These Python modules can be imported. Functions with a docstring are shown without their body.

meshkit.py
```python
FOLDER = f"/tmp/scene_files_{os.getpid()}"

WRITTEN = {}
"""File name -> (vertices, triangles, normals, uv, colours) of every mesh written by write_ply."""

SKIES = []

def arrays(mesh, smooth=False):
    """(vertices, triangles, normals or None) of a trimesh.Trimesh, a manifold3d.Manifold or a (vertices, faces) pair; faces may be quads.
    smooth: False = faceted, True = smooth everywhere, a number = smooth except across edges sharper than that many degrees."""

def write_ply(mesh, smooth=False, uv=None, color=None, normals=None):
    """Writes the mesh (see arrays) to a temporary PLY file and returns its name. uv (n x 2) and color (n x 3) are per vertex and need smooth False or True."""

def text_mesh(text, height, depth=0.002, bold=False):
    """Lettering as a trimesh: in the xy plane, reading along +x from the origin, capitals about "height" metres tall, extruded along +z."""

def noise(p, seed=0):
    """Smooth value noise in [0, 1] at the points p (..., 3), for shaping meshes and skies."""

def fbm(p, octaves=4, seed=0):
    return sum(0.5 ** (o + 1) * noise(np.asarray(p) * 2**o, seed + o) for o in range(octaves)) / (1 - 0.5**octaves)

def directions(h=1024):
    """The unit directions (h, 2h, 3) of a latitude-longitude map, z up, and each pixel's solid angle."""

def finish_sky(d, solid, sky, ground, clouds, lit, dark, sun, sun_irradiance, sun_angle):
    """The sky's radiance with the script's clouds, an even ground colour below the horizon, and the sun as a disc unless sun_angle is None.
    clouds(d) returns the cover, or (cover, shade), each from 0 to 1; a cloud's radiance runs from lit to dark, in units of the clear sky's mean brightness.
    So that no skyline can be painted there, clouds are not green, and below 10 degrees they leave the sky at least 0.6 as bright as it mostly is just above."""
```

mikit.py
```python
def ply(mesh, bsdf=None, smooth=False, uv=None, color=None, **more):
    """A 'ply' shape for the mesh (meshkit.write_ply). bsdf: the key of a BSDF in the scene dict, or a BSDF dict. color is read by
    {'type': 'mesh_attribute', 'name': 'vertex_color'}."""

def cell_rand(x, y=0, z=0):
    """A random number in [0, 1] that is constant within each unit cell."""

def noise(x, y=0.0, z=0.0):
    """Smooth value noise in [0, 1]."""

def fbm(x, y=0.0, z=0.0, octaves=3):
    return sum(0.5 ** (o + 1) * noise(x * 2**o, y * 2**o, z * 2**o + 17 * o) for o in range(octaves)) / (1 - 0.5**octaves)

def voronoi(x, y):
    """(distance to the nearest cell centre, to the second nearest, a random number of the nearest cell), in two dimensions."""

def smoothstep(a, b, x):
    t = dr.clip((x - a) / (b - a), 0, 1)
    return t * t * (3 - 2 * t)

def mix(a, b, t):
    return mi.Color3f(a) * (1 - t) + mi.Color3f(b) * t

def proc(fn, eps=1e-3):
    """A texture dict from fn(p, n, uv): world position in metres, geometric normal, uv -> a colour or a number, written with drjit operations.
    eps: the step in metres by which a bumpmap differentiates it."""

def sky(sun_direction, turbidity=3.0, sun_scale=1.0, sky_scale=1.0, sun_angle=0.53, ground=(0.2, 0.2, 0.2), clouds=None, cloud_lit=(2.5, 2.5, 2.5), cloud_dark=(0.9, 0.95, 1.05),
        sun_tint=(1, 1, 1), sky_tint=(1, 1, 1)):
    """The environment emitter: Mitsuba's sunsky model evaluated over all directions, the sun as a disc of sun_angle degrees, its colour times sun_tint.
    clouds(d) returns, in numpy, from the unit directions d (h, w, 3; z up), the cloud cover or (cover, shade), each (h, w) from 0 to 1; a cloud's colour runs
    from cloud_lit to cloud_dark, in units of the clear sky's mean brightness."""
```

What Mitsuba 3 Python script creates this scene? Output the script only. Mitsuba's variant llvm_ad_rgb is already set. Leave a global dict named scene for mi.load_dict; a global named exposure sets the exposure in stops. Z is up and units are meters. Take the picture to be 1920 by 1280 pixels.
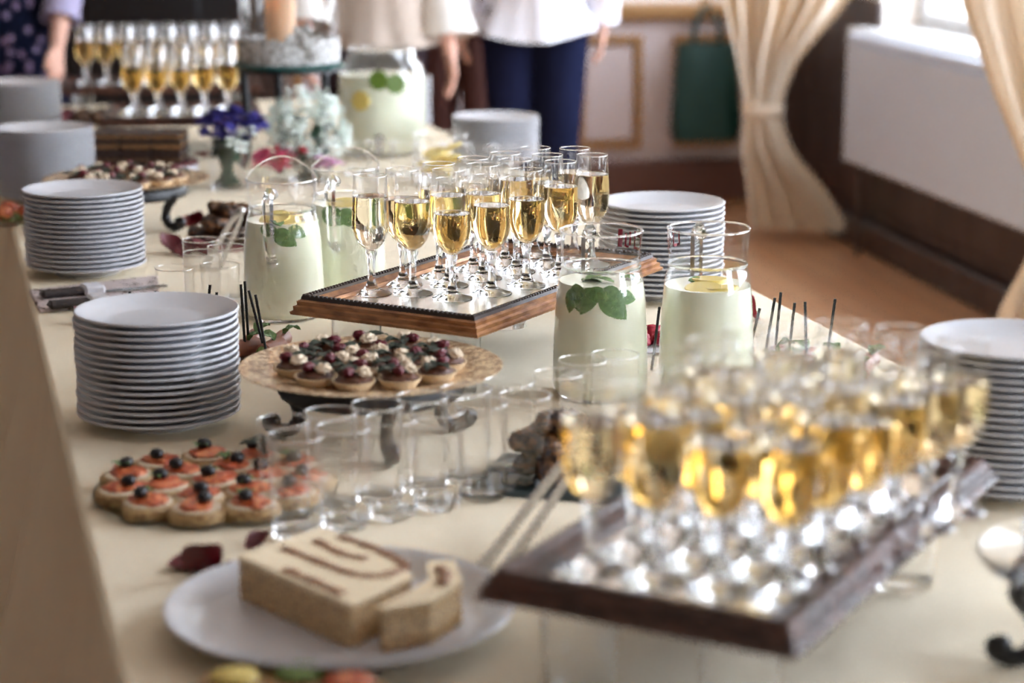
import math, random
import numpy as np, trimesh, manifold3d
import shapely.geometry as sg, shapely.ops as so
import mitsuba as mi, drjit as dr
import meshkit, mikit
from mikit import ply, proc, noise, fbm, voronoi, cell_rand, smoothstep, mix

T = mi.ScalarTransform4f
PI = math.pi
TABLE = 0.75
scene, labels = {}, {}

# ------------------------------------------------------------------ camera, sky, exposure
PITCH = math.radians(12.83)
EYE = 1.492
scene['camera'] = {
    'type': 'thinlens', 'fov': 2 * math.degrees(math.atan(960 / 3900.0)), 'fov_axis': 'x',
    'to_world': T().look_at(origin=[0, 0, EYE], target=[0, math.cos(PITCH), EYE - math.sin(PITCH)], up=[0, 0, 1]),
    'aperture_radius': 0.0130, 'focus_distance': 3.16, 'near_clip': 0.05, 'far_clip': 200.0}


def overcast(d):
    n = meshkit.fbm(d * 3.0, 4, seed=5)
    return np.full(d.shape[:2], 0.97), np.clip((n - 0.35) * 1.2, 0, 1)


scene['sky'] = mikit.sky([0.75, -0.2, 0.6], turbidity=4.0, sun_scale=0.0, clouds=overcast, cloud_lit=(2.32, 2.56, 2.92), cloud_dark=(1.5, 1.7, 2.02), ground=(0.42, 0.4, 0.37))
exposure = 5.97


# ------------------------------------------------------------------ helpers
def lin(r, g, b):
    out = []
    for c in (r, g, b):
        c /= 255.0
        out.append(c / 12.92 if c <= 0.04045 else ((c + 0.055) / 1.055) ** 2.4)
    return out


def rgb(c):
    return {'type': 'rgb', 'value': list(c)}


def tex(c):
    return c if isinstance(c, dict) else rgb(c)


def matte(name, c, **k):
    scene[name] = {'type': 'twosided', 'bsdf': {'type': 'diffuse', 'reflectance': tex(c)}}


def plastic(name, c, alpha=0.1, ior=1.5):
    scene[name] = {'type': 'twosided', 'bsdf': {'type': 'roughplastic', 'diffuse_reflectance': tex(c), 'alpha': alpha, 'int_ior': ior, 'nonlinear': True}}


def bumpy(name, inner, fn, scale, eps=1e-3):
    scene[name] = {'type': 'twosided', 'bsdf': {'type': 'bumpmap', 'arbitrary': proc(fn, eps), 'scale': scale, 'bsdf': inner}}


ORD = ['', 'first', 'second', 'third', 'fourth', 'fifth', 'sixth', 'seventh', 'eighth', 'ninth', 'tenth', 'eleventh', 'twelfth', 'thirteenth', 'fourteenth',
       'fifteenth', 'sixteenth', 'seventeenth', 'eighteenth', 'nineteenth', 'twentieth', 'twenty-first', 'twenty-second', 'twenty-third', 'twenty-fourth']
_count = {}


def numbered(key):
    n = _count.get(key, 0)
    _count[key] = n + 1
    return key if n == 0 else f'{key}_{n:03d}'


def thing(name, label, cat, group=None):
    key = numbered(name)
    labels[key] = {'label': label, 'category': cat}
    if group:
        labels[key]['group'] = group
    return key


def part(parent, name, shape, tw=None, label=None, kind=None):
    key = numbered(parent + '__' + name)
    scene[key] = {**shape, 'to_world': tw} if tw is not None else dict(shape)
    if label or kind:
        labels[key] = {}
        if label:
            labels[key]['label'] = label
        if kind:
            labels[key]['kind'] = kind
    return key


def solo(name, shape, label, cat, group=None, tw=None, kind=None):
    key = thing(name, label, cat, group)
    if kind:
        labels[key]['kind'] = kind
    scene[key] = {**shape, 'to_world': tw} if tw is not None else dict(shape)
    return key


def struct(name, shape, label=None, cat=None, tw=None):
    scene[name] = {**shape, 'to_world': tw} if tw is not None else dict(shape)
    labels[name] = {'kind': 'structure', 'label': label or name.replace('_', ' '), 'category': cat or name.split('_')[0]}
    return name


def put(x, y, z, rz=0.0, s=1.0):
    return T().translate([x, y, z]).rotate([0, 0, 1], rz).scale(s)


def tri(v, f):
    f = np.asarray(f)
    if f.shape[1] == 4:
        f = np.vstack([f[:, [0, 1, 2]], f[:, [0, 2, 3]]])
    return trimesh.Trimesh(np.asarray(v, float), f, process=False)


def lathe(prof, n=48, closed=True):
    """Surface of revolution about z of the (r, z) profile; both ends on the axis make it closed."""
    prof = [tuple(p) for p in prof]
    v, rows = [], []
    ang = np.arange(n) * 2 * PI / n
    for r, z in prof:
        if r < 1e-6:
            rows.append([len(v)] * n)
            v.append([0, 0, z])
        else:
            rows.append(list(range(len(v), len(v) + n)))
            v.extend(np.stack([r * np.cos(ang), r * np.sin(ang), np.full(n, z)], 1).tolist())
    f = []
    for a, b in zip(rows[:-1], rows[1:]):
        for i in range(n):
            j = (i + 1) % n
            if a[i] != a[j]:
                f.append([a[i], a[j], b[j] if b[i] != b[j] else b[i]])
            if b[i] != b[j]:
                f.append([a[i], b[j], b[i]])
    m = tri(v, f)
    if closed and m.volume < 0:
        m.invert()
    return m


def tube(pts, rad, n=8, cap=True):
    p = np.asarray(pts, float)
    rad = np.broadcast_to(rad, (len(p),)).astype(float)
    t = np.gradient(p, axis=0)
    t /= np.linalg.norm(t, axis=1, keepdims=True) + 1e-12
    ref = np.array([0, 0, 1.0]) if abs(t[0, 2]) < 0.9 else np.array([1.0, 0, 0])
    a = np.cross(t[0], ref)
    a /= np.linalg.norm(a)
    v, ang = [], np.arange(n) * 2 * PI / n
    for i in range(len(p)):
        a = a - t[i] * np.dot(a, t[i])
        a /= np.linalg.norm(a) + 1e-12
        b = np.cross(t[i], a)
        v.append(p[i] + rad[i] * (np.cos(ang)[:, None] * a + np.sin(ang)[:, None] * b))
    v = np.vstack(v)
    f = []
    for i in range(len(p) - 1):
        for k in range(n):
            k2 = (k + 1) % n
            f += [[i * n + k, i * n + k2, (i + 1) * n + k2], [i * n + k, (i + 1) * n + k2, (i + 1) * n + k]]
    if cap:
        c0, c1 = len(v), len(v) + 1
        v = np.vstack([v, p[0], p[-1]])
        e = (len(p) - 1) * n
        for k in range(n):
            k2 = (k + 1) % n
            f += [[c0, k2, k], [c1, e + k, e + k2]]
    m = tri(v, f)
    if cap and m.volume < 0:
        m.invert()
    return m


def bez(pts, n=16):
    """Catmull-Rom through the points."""
    p = np.asarray(pts, float)
    p = np.vstack([2 * p[0] - p[1], p, 2 * p[-1] - p[-2]])
    out = []
    for i in range(1, len(p) - 2):
        for t in np.linspace(0, 1, n, endpoint=i == len(p) - 3):
            a, b, c, d = p[i - 1], p[i], p[i + 1], p[i + 2]
            out.append(0.5 * (2 * b + (c - a) * t + (2 * a - 5 * b + 4 * c - d) * t * t + (3 * b - a - 3 * c + d) * t ** 3))
    return np.array(out)


def box(sx, sy, sz, c=(0, 0, 0), bev=0.0):
    if bev <= 0:
        m = trimesh.creation.box((sx, sy, sz))
    else:
        b = min(bev, sx / 2.01, sy / 2.01, sz / 2.01)
        pts = []
        for x in (-1, 1):
            for y in (-1, 1):
                for z in (-1, 1):
                    for k in range(3):
                        q = [x * (sx / 2 - b), y * (sy / 2 - b), z * (sz / 2 - b)]
                        q[k] += (x, y, z)[k] * b
                        pts.append(q)
        m = trimesh.convex.convex_hull(np.array(pts))
    m.apply_translation(c)
    return m


def prism(poly, h, z=0.0, bev=0.0):
    """The shapely polygon, or a list of points, extruded upward by h; the top edge bevelled."""
    poly = poly if hasattr(poly, 'exterior') else sg.Polygon(poly)
    if bev <= 0:
        m = trimesh.creation.extrude_polygon(poly, h, engine='earcut')
    else:
        a = trimesh.creation.extrude_polygon(poly, h - bev, engine='earcut')
        b = np.array(poly.buffer(-bev).exterior.coords)
        e = np.array(poly.exterior.coords)
        m = trimesh.convex.convex_hull(np.vstack([np.c_[e, np.zeros(len(e))], np.c_[e, np.full(len(e), h - bev)], np.c_[b, np.full(len(b), h)]])) if poly.convex_hull.area < poly.area * 1.02 else a
    m.apply_translation([0, 0, z])
    return m


def blob(r, seed, amp=0.2, sub=2, sc=(1, 1, 1), freq=2.0):
    m = trimesh.creation.icosphere(sub, 1.0)
    d = m.vertices.copy()
    k = 1 + amp * (meshkit.fbm(d * freq + seed * 7.3, 3, seed) - 0.5) * 2
    m.vertices = d * k[:, None] * r * np.asarray(sc)
    return m


def join(*ms):
    return trimesh.util.concatenate(list(ms))


def moved(m, x=0, y=0, z=0, rx=0, ry=0, rz=0, s=1.0):
    m = m.copy()
    M = trimesh.transformations.euler_matrix(math.radians(rx), math.radians(ry), math.radians(rz), 'sxyz')
    M[:3, :3] *= s
    M[:3, 3] = (x, y, z)
    m.apply_transform(M)
    return m


# ------------------------------------------------------------------ materials
def cloth_col(p, n, uv):
    k = 0.94 + 0.06 * fbm(p.x * 9, p.y * 9, p.z * 9) + 0.03 * (noise(p.x * 500, p.y * 500, p.z * 500) - 0.5)
    return mi.Color3f(0.78, 0.69, 0.53) * k


matte('cloth', proc(cloth_col))
plastic('porcelain', lin(226, 227, 230), 0.08)
scene['thin_glass'] = {'type': 'thindielectric', 'int_ior': 1.5}
scene['tumbler_glass'] = {'type': 'thindielectric', 'int_ior': 1.42}
scene['clear_glass'] = {'type': 'dielectric', 'int_ior': 1.5}
scene['plate_glass'] = {'type': 'dielectric', 'int_ior': 1.5, 'specular_transmittance': rgb((0.80, 0.84, 0.86))}
scene['clear_rim'] = {'type': 'dielectric', 'int_ior': 1.45}
scene['wine'] = {'type': 'dielectric', 'int_ior': 1.36, 'specular_transmittance': rgb((0.955, 0.875, 0.70))}
scene['wine_pale'] = {'type': 'dielectric', 'int_ior': 1.36, 'specular_transmittance': rgb((0.98, 0.95, 0.86))}
plastic('foam', (0.80, 0.74, 0.58), 0.3)
scene['mirror'] = {'type': 'twosided', 'bsdf': {'type': 'roughconductor', 'material': 'Ag', 'alpha': 0.04}}


def frame_col(p, n, uv):
    g = fbm(p.x * 40, p.y * 40, p.z * 90)
    return mix(lin(164, 116, 76), lin(124, 80, 52), smoothstep(0.35, 0.75, g))


scene['frame_gilt'] = {'type': 'twosided', 'bsdf': {'type': 'principled', 'base_color': proc(frame_col), 'roughness': 0.32, 'metallic': 0.35, 'specular': 0.5}}
plastic('frame_dark', lin(74, 52, 42), 0.3)


def near_frame_col(p, n, uv):
    g = fbm(p.x * 30, p.y * 30, p.z * 80)
    return mix(lin(118, 70, 52), lin(70, 38, 30), smoothstep(0.35, 0.7, g))


plastic('frame_mahogany', proc(near_frame_col), 0.28)
plastic('black_iron', lin(26, 27, 32), 0.22)
scene['silver'] = {'type': 'twosided', 'bsdf': {'type': 'roughconductor', 'material': 'Ag', 'alpha': 0.12, 'specular_reflectance': rgb((0.5, 0.5, 0.52))}}


def lemonade_col(p, n, uv):
    k = fbm(p.x * 18, p.y * 18, p.z * 18)
    return mix(lin(244, 243, 232), lin(234, 238, 220), k)


plastic('lemonade', proc(lemonade_col), 0.08, 1.34)


def mint_col(p, n, uv):
    k = fbm(p.x * 160, p.y * 160, p.z * 160)
    return mix(lin(104, 148, 84), lin(168, 200, 136), k)


plastic('mint', proc(mint_col), 0.3)
plastic('lemon', lin(238, 224, 148), 0.2)
plastic('lime_rind', lin(120, 150, 50), 0.2)
plastic('red_print', lin(178, 40, 62), 0.2)  # red of petals refracted in the jugs, painted on as flat bars
plastic('petal_red', lin(128, 14, 34), 0.35)
plastic('red_rose_petal', lin(206, 40, 40), 0.4)
plastic('petal_bright', lin(186, 24, 52), 0.35)
plastic('straw_black', lin(18, 18, 24), 0.2)


def gold_plate_col(p, n, uv):
    k = fbm(p.x * 70, p.y * 70, 3.0)
    w = voronoi(p.x * 130, p.y * 130)[0]
    return mix(lin(150, 116, 84), lin(226, 204, 168), smoothstep(0.3, 0.75, k * 0.6 + w * 0.5))


scene['gold_lace'] = {'type': 'twosided', 'bsdf': {'type': 'bumpmap', 'arbitrary': proc(lambda p, n, uv: voronoi(p.x * 130, p.y * 130)[0], 4e-4), 'scale': 0.0012,
                      'bsdf': {'type': 'principled', 'base_color': proc(gold_plate_col), 'roughness': 0.28, 'metallic': 0.55, 'specular': 0.6}}}
plastic('tart_shell', lin(246, 230, 202), 0.35)
plastic('pate', lin(126, 76, 48), 0.4)
plastic('beet', lin(128, 22, 44), 0.25)
plastic('leaf_dark', lin(34, 62, 44), 0.35)
plastic('cream', lin(244, 232, 212), 0.35)


def bread_col(p, n, uv):
    k = fbm(p.x * 200, p.y * 200, p.z * 200)
    return mix(lin(226, 200, 150), lin(190, 150, 96), smoothstep(0.4, 0.7, k))


plastic('bread', proc(bread_col), 0.45)


def salmon_col(p, n, uv):
    k = noise(p.x * 160 + 3 * noise(p.y * 90), p.y * 60, p.z * 60)
    return mix(lin(214, 114, 66), lin(240, 176, 122), smoothstep(0.4, 0.75, k))


plastic('salmon', proc(salmon_col), 0.2)
plastic('olive', lin(22, 22, 32), 0.12)


def sponge_col(p, n, uv):
    k = fbm(p.x * 180, p.y * 180, p.z * 420)
    return mix(lin(196, 164, 118), lin(148, 112, 72), smoothstep(0.35, 0.75, k))


matte('sponge', proc(sponge_col))
matte('cake_cream', lin(240, 224, 194))
plastic('caramel', lin(186, 138, 94), 0.25)


def choc_col(p, n, uv):
    k = fbm(p.x * 120, p.y * 120, p.z * 160)
    return mix(lin(150, 104, 56), lin(52, 30, 26), smoothstep(0.35, 0.62, k))


plastic('brown_pastry', proc(choc_col), 0.35)


def waffle_col(p, n, uv):
    k = fbm(p.x * 40, p.y * 40, p.z * 40)
    w = smoothstep(0.3, 0.7, noise(p.z * 130 + 0.6 * k, 1.0))
    return mix(lin(70, 44, 32), lin(166, 122, 72), w * (0.55 + 0.6 * k))


plastic('wafer', proc(waffle_col), 0.4)
plastic('ham', lin(196, 140, 116), 0.3)
plastic('lettuce', lin(146, 172, 96), 0.35)


def napkin_col(p, n, uv):
    a = smoothstep(0.55, 0.62, fbm(p.x * 70, p.y * 70, 1.0)) * smoothstep(0.45, 0.6, noise(p.x * 190, p.y * 190, 4.0))
    return mix(lin(226, 216, 214), lin(96, 66, 60), a)


plastic('flower_board', proc(napkin_col), 0.25)


def handle_col(p, n, uv):
    k = fbm(p.x * 40, p.y * 260, p.z * 260)
    return mix(lin(58, 50, 52), lin(110, 88, 80), smoothstep(0.5, 0.75, k))


plastic('dark_handle', proc(handle_col), 0.25)
plastic('paper', lin(238, 238, 242), 0.4)
plastic('candle_wax', lin(236, 206, 172), 0.4)
scene['flame'] = {'type': 'twosided', 'bsdf': {'type': 'diffuse', 'reflectance': rgb((0.9, 0.6, 0.3))}}
scene['green_glass'] = {'type': 'twosided', 'bsdf': {'type': 'roughplastic', 'diffuse_reflectance': rgb(lin(20, 74, 70)), 'alpha': 0.06}}


def lace_col(p, n, uv):
    w = voronoi(p.x * 90 + p.y * 40, p.z * 110)[0]
    return mix(lin(214, 214, 214), lin(150, 148, 144), smoothstep(0.2, 0.6, w))


matte('lace', proc(lace_col))
matte('petal_white', lin(232, 240, 234))
matte('petal_pink', lin(214, 96, 126))
matte('petal_lilac', lin(226, 180, 212))
matte('petal_blue', lin(72, 68, 138))
matte('stem_green', lin(50, 70, 54))
scene['dark_glass'] = {'type': 'twosided', 'bsdf': {'type': 'roughplastic', 'diffuse_reflectance': rgb(lin(42, 58, 60)), 'alpha': 0.05}}


def floor_col(p, n, uv):
    a = (p.x * 0.983 + p.y * 0.183) / 0.11
    row = dr.floor(a)
    b = (-p.x * 0.183 + p.y * 0.983) / 0.9 + cell_rand(row) * 5
    tone = cell_rand(row, dr.floor(b), 2)
    grain = fbm(p.x * 30, p.y * 4, tone * 9)
    c = mix(lin(218, 174, 134), lin(234, 202, 166), tone * 0.6 + grain * 0.4)
    fa = a - row
    fb = b - dr.floor(b)
    joint = dr.minimum(smoothstep(0.0, 0.03, fa) * smoothstep(0.0, 0.03, 1 - fa), smoothstep(0, 0.004, fb))
    return c * (0.45 + 0.55 * joint)


plastic('floor_wood', proc(floor_col), 0.22)


def darkwood_col(p, n, uv):
    k = fbm(p.x * 14, p.y * 14, p.z * 3)
    return mix(lin(66, 46, 40), lin(94, 68, 58), k)


plastic('dark_wood', proc(darkwood_col), 0.25)
plastic('mauve_wood', lin(150, 112, 102), 0.3)
plastic('pale_panel', lin(244, 238, 240), 0.35)
plastic('gold_trim', lin(206, 170, 118), 0.3)
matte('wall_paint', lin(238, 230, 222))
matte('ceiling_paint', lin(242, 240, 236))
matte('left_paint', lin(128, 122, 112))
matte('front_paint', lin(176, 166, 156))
plastic('radiator_white', lin(226, 230, 238), 0.25)
plastic('window_white', lin(232, 232, 232), 0.25)


def curtain_col(p, n, uv):
    k = fbm(p.x * 12, p.y * 12, p.z * 2)
    return mix(lin(234, 222, 206), lin(222, 204, 178), k)


scene['curtain_cloth'] = {'type': 'principledthin', 'base_color': proc(curtain_col), 'roughness': 0.6, 'diff_trans': 0.16, 'spec_trans': 0.0, 'eta': 1.4}
matte('shirt_white', lin(232, 232, 240))
matte('blouse_cream', lin(224, 220, 214))
matte('tunic_taupe', lin(172, 158, 146))


def jeans_col(p, n, uv):
    return mix(lin(16, 20, 34), lin(36, 40, 68), fbm(p.x * 9, p.y * 9, p.z * 3))


matte('jeans', proc(jeans_col))
matte('dark_trousers', lin(50, 42, 46))
matte('brown_trousers', lin(84, 58, 54))
matte('lilac_cloth', lin(170, 164, 194))
matte('skin', lin(222, 178, 160))
matte('hair_brown', lin(60, 42, 32))
matte('shoe_black', lin(30, 26, 28))


def floral_col(p, n, uv):
    v = voronoi(p.x * 26 + p.y * 10, p.z * 26)
    spot = 1 - smoothstep(0.18, 0.42, v[0])
    c = mix(lin(120, 60, 96), lin(140, 126, 160), v[2])
    return mix(lin(22, 26, 44), c, spot * smoothstep(0.45, 0.5, v[2]))


matte('floral', proc(floral_col))


def bag_col(p, n, uv):
    return mix(lin(14, 80, 76), lin(32, 104, 96), fbm(p.x * 8, p.y * 8, p.z * 5))


plastic('bag_green', proc(bag_col), 0.4)


# ------------------------------------------------------------------ the room
# room frame: origin in the far right corner, u to the left along the far wall, v towards the camera along the window wall
CX, CY = 1.208, 9.595
QX, QY = 0.983, 0.183
ROOM = T([[-QX, QY, 0, CX], [-QY, -QX, 0, CY], [0, 0, 1, 0], [0, 0, 0, 1]])
RW, RD, RH = 6.6, 13.6, 3.5      # width, depth, height


def uv_of(x, y):
    dx, dy = x - CX, y - CY
    return -(dx * QX + dy * QY), dx * QY - dy * QX


struct('floor', ply(box(RW + 0.6, RD + 0.6, 0.1, (RW / 2, RD / 2, -0.05)), 'floor_wood'), 'polished brown wooden plank floor', 'floor', ROOM)
struct('ceiling', ply(box(RW + 0.6, RD + 0.6, 0.1, (RW / 2, RD / 2, RH + 0.05)), 'ceiling_paint'), 'pale ceiling', 'ceiling', ROOM)
struct('wall_back', ply(box(RW + 0.6, 0.3, RH, (RW / 2, -0.15, RH / 2)), 'wall_paint'), 'pale pinkish back wall', 'wall', ROOM)
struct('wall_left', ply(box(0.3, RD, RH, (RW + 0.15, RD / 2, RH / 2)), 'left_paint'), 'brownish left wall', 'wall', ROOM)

# window wall: openings between v ranges
WINS = [(1.34, 3.65), (4.6, 6.95), (7.8, 9.3)]
SILL, HEAD = 0.86, 2.95
outer = sg.box(-0.3, 0, RD + 0.3, RH)
for a, b in WINS:
    outer = outer.difference(sg.box(a, SILL, b, HEAD))
outer = outer.difference(sg.box(0.22, 1.02, 1.16, HEAD))  # added opening above view, lets more sky light onto the back wall
m = trimesh.creation.extrude_polygon(outer, 0.34, engine='earcut')
m.apply_transform(np.array([[0, 0, -1, 0.0], [1, 0, 0, 0], [0, 1, 0, 0], [0, 0, 0, 1.0]]))
m.fix_normals()
struct('wall_right', ply(m, 'wall_paint'), 'window wall on the right side', 'wall', ROOM)
fr = sg.box(-0.3, 0, RW + 0.3, RH)
FW = []
for a, b in FW:
    fr = fr.difference(sg.box(a, SILL, b, HEAD))
m = trimesh.creation.extrude_polygon(fr, 0.34, engine='earcut')
m.apply_transform(np.array([[1, 0, 0, 0], [0, 0, 1, RD], [0, 1, 0, 0], [0, 0, 0, 1.0]]))
m.fix_normals()
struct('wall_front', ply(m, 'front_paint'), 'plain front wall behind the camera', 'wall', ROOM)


def window(n, a, b, kind, SILL=SILL):
    key = f'window_{n}'
    labels[key] = {'kind': 'structure', 'label': 'tall white framed window', 'category': 'window'}  # also used for the added far corner window
    w, h = b - a, HEAD - SILL
    bars = [box(w, 0.09, 0.08, (w / 2, 0, 0.04), 0.01), box(w, 0.09, 0.08, (w / 2, 0, h - 0.04), 0.01), box(0.08, 0.09, h, (0.04, 0, h / 2), 0.01), box(0.08, 0.09, h, (w - 0.04, 0, h / 2), 0.01),
            box(0.07, 0.08, h, (w / 2, 0, h / 2), 0.01), box(w, 0.07, 0.05, (w / 2, 0, h * 0.7), 0.008)]
    pane = box(w - 0.1, 0.004, h - 0.1, (w / 2, 0, h / 2))
    pane = tri([[0.05, 0, 0.05], [w - 0.05, 0, 0.05], [w - 0.05, 0, h - 0.05], [0.05, 0, h - 0.05]], [[0, 1, 2, 3]])
    sill = box(w + 0.1, 0.3, 0.04, (w / 2, 0.17, 0.0), 0.008)
    if kind == 'right':
        M = ROOM @ T([[0, 1, 0, -0.2], [1, 0, 0, a], [0, 0, 1, SILL], [0, 0, 0, 1]])
    else:
        M = ROOM @ T([[1, 0, 0, a], [0, -1, 0, RD + 0.2], [0, 0, 1, SILL], [0, 0, 0, 1]])
    for nme, ms, mt in (('window_frame', join(*bars), 'window_white'), ('window_sill', sill, 'window_white'), ('glass_pane', pane, 'thin_glass')):
        part(key, nme, ply(ms, mt), M)


for i, (a, b) in enumerate(WINS):
    window(i + 1, a, b, 'right')
for i, (a, b) in enumerate(FW):
    window(len(WINS) + i + 1, a, b, 'front')
window(len(WINS) + len(FW) + 1, 0.22, 1.16, 'right', 1.02)  # added unseen window in the far corner, brightens the back wall

# far corner of the window wall: dark wood wainscot, and below the windows
key = 'trim_1'
labels[key] = {'kind': 'structure', 'label': 'dark brown wooden wainscot under the windows', 'category': 'wainscot'}
for i, (a, b, top) in enumerate([(0.06, 1.38, 0.98), (1.38, 3.7, 0.84), (3.7, 4.55, 0.98), (4.55, 7.0, 0.84), (7.0, 7.85, 0.98), (7.85, 13.5, 0.84)]):
    part(key, 'panel', ply(join(box(0.03, b - a - 0.01, top, (0.015, (a + b) / 2, top / 2), 0.006), box(0.02, b - a - 0.24, top - 0.3, (0.035, (a + b) / 2, top / 2 + 0.03), 0.008)), 'dark_wood'), ROOM)
struct('baseboard_right', ply(box(0.05, RD, 0.12, (0.055, RD / 2, 0.06), 0.01), 'dark_wood'), 'dark wooden baseboard along the window wall', 'baseboard', ROOM)

# back wall panelling
key = 'trim_2'
labels[key] = {'kind': 'structure', 'label': 'pale panelled wainscot with gold mouldings on the back wall', 'category': 'wainscot'}
part(key, 'backing', ply(box(2.2, 0.03, 0.84, (1.13, 0.015, 0.42)), 'pale_panel'), ROOM)
part(key, 'rail', ply(box(2.2, 0.07, 0.07, (1.13, 0.035, 0.86), 0.012), 'gold_trim'), ROOM)
for c in (0.34, 0.79, 1.24, 1.69, 2.06):
    x0, x1, z0, z1, t = c - 0.15, c + 0.15, 0.25, 0.755, 0.032
    o = sg.box(x0, z0, x1, z1).difference(sg.box(x0 + t, z0 + t, x1 - t, z1 - t))
    m = trimesh.creation.extrude_polygon(o, 0.03, engine='earcut')
    m.apply_transform(np.array([[1, 0, 0, 0], [0, 0, 1, 0.025], [0, 1, 0, 0], [0, 0, 0, 1.0]]))
    m.fix_normals()
    part(key, 'moulding', ply(m, 'gold_trim'), ROOM)
    part(key, 'panel', ply(box(0.22, 0.016, 0.425, (c, 0.034, 0.5025), 0.006), 'pale_panel'), ROOM)
struct('baseboard_back', ply(box(2.2, 0.05, 0.19, (1.13, 0.055, 0.095), 0.01), 'mauve_wood'), 'reddish brown baseboard under the pale panelling', 'baseboard', ROOM)

# dark double door far left of the back wall
key = 'door_1'
labels[key] = {'kind': 'structure', 'label': 'dark wooden double door in the far left of the back wall', 'category': 'door'}
for k in range(2):
    u0 = 2.42 + k * 1.25
    leaf = part(key, 'door_leaf', ply(box(1.23, 0.06, 2.5, (u0 + 0.615, 0.04, 1.25), 0.01), 'black_iron'), ROOM)
    for z in (0.62, 1.75):
        part(leaf, 'panel', ply(box(0.85, 0.02, 0.85, (u0 + 0.615, 0.08, z), 0.012), 'black_iron'), ROOM)
part(key, 'door_frame', ply(join(box(0.14, 0.1, 2.6, (2.33, 0.05, 1.3), 0.01), box(0.14, 0.1, 2.6, (5.0, 0.05, 1.3), 0.01), box(2.8, 0.1, 0.14, (3.66, 0.05, 2.58), 0.01)), 'dark_wood'), ROOM)

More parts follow.
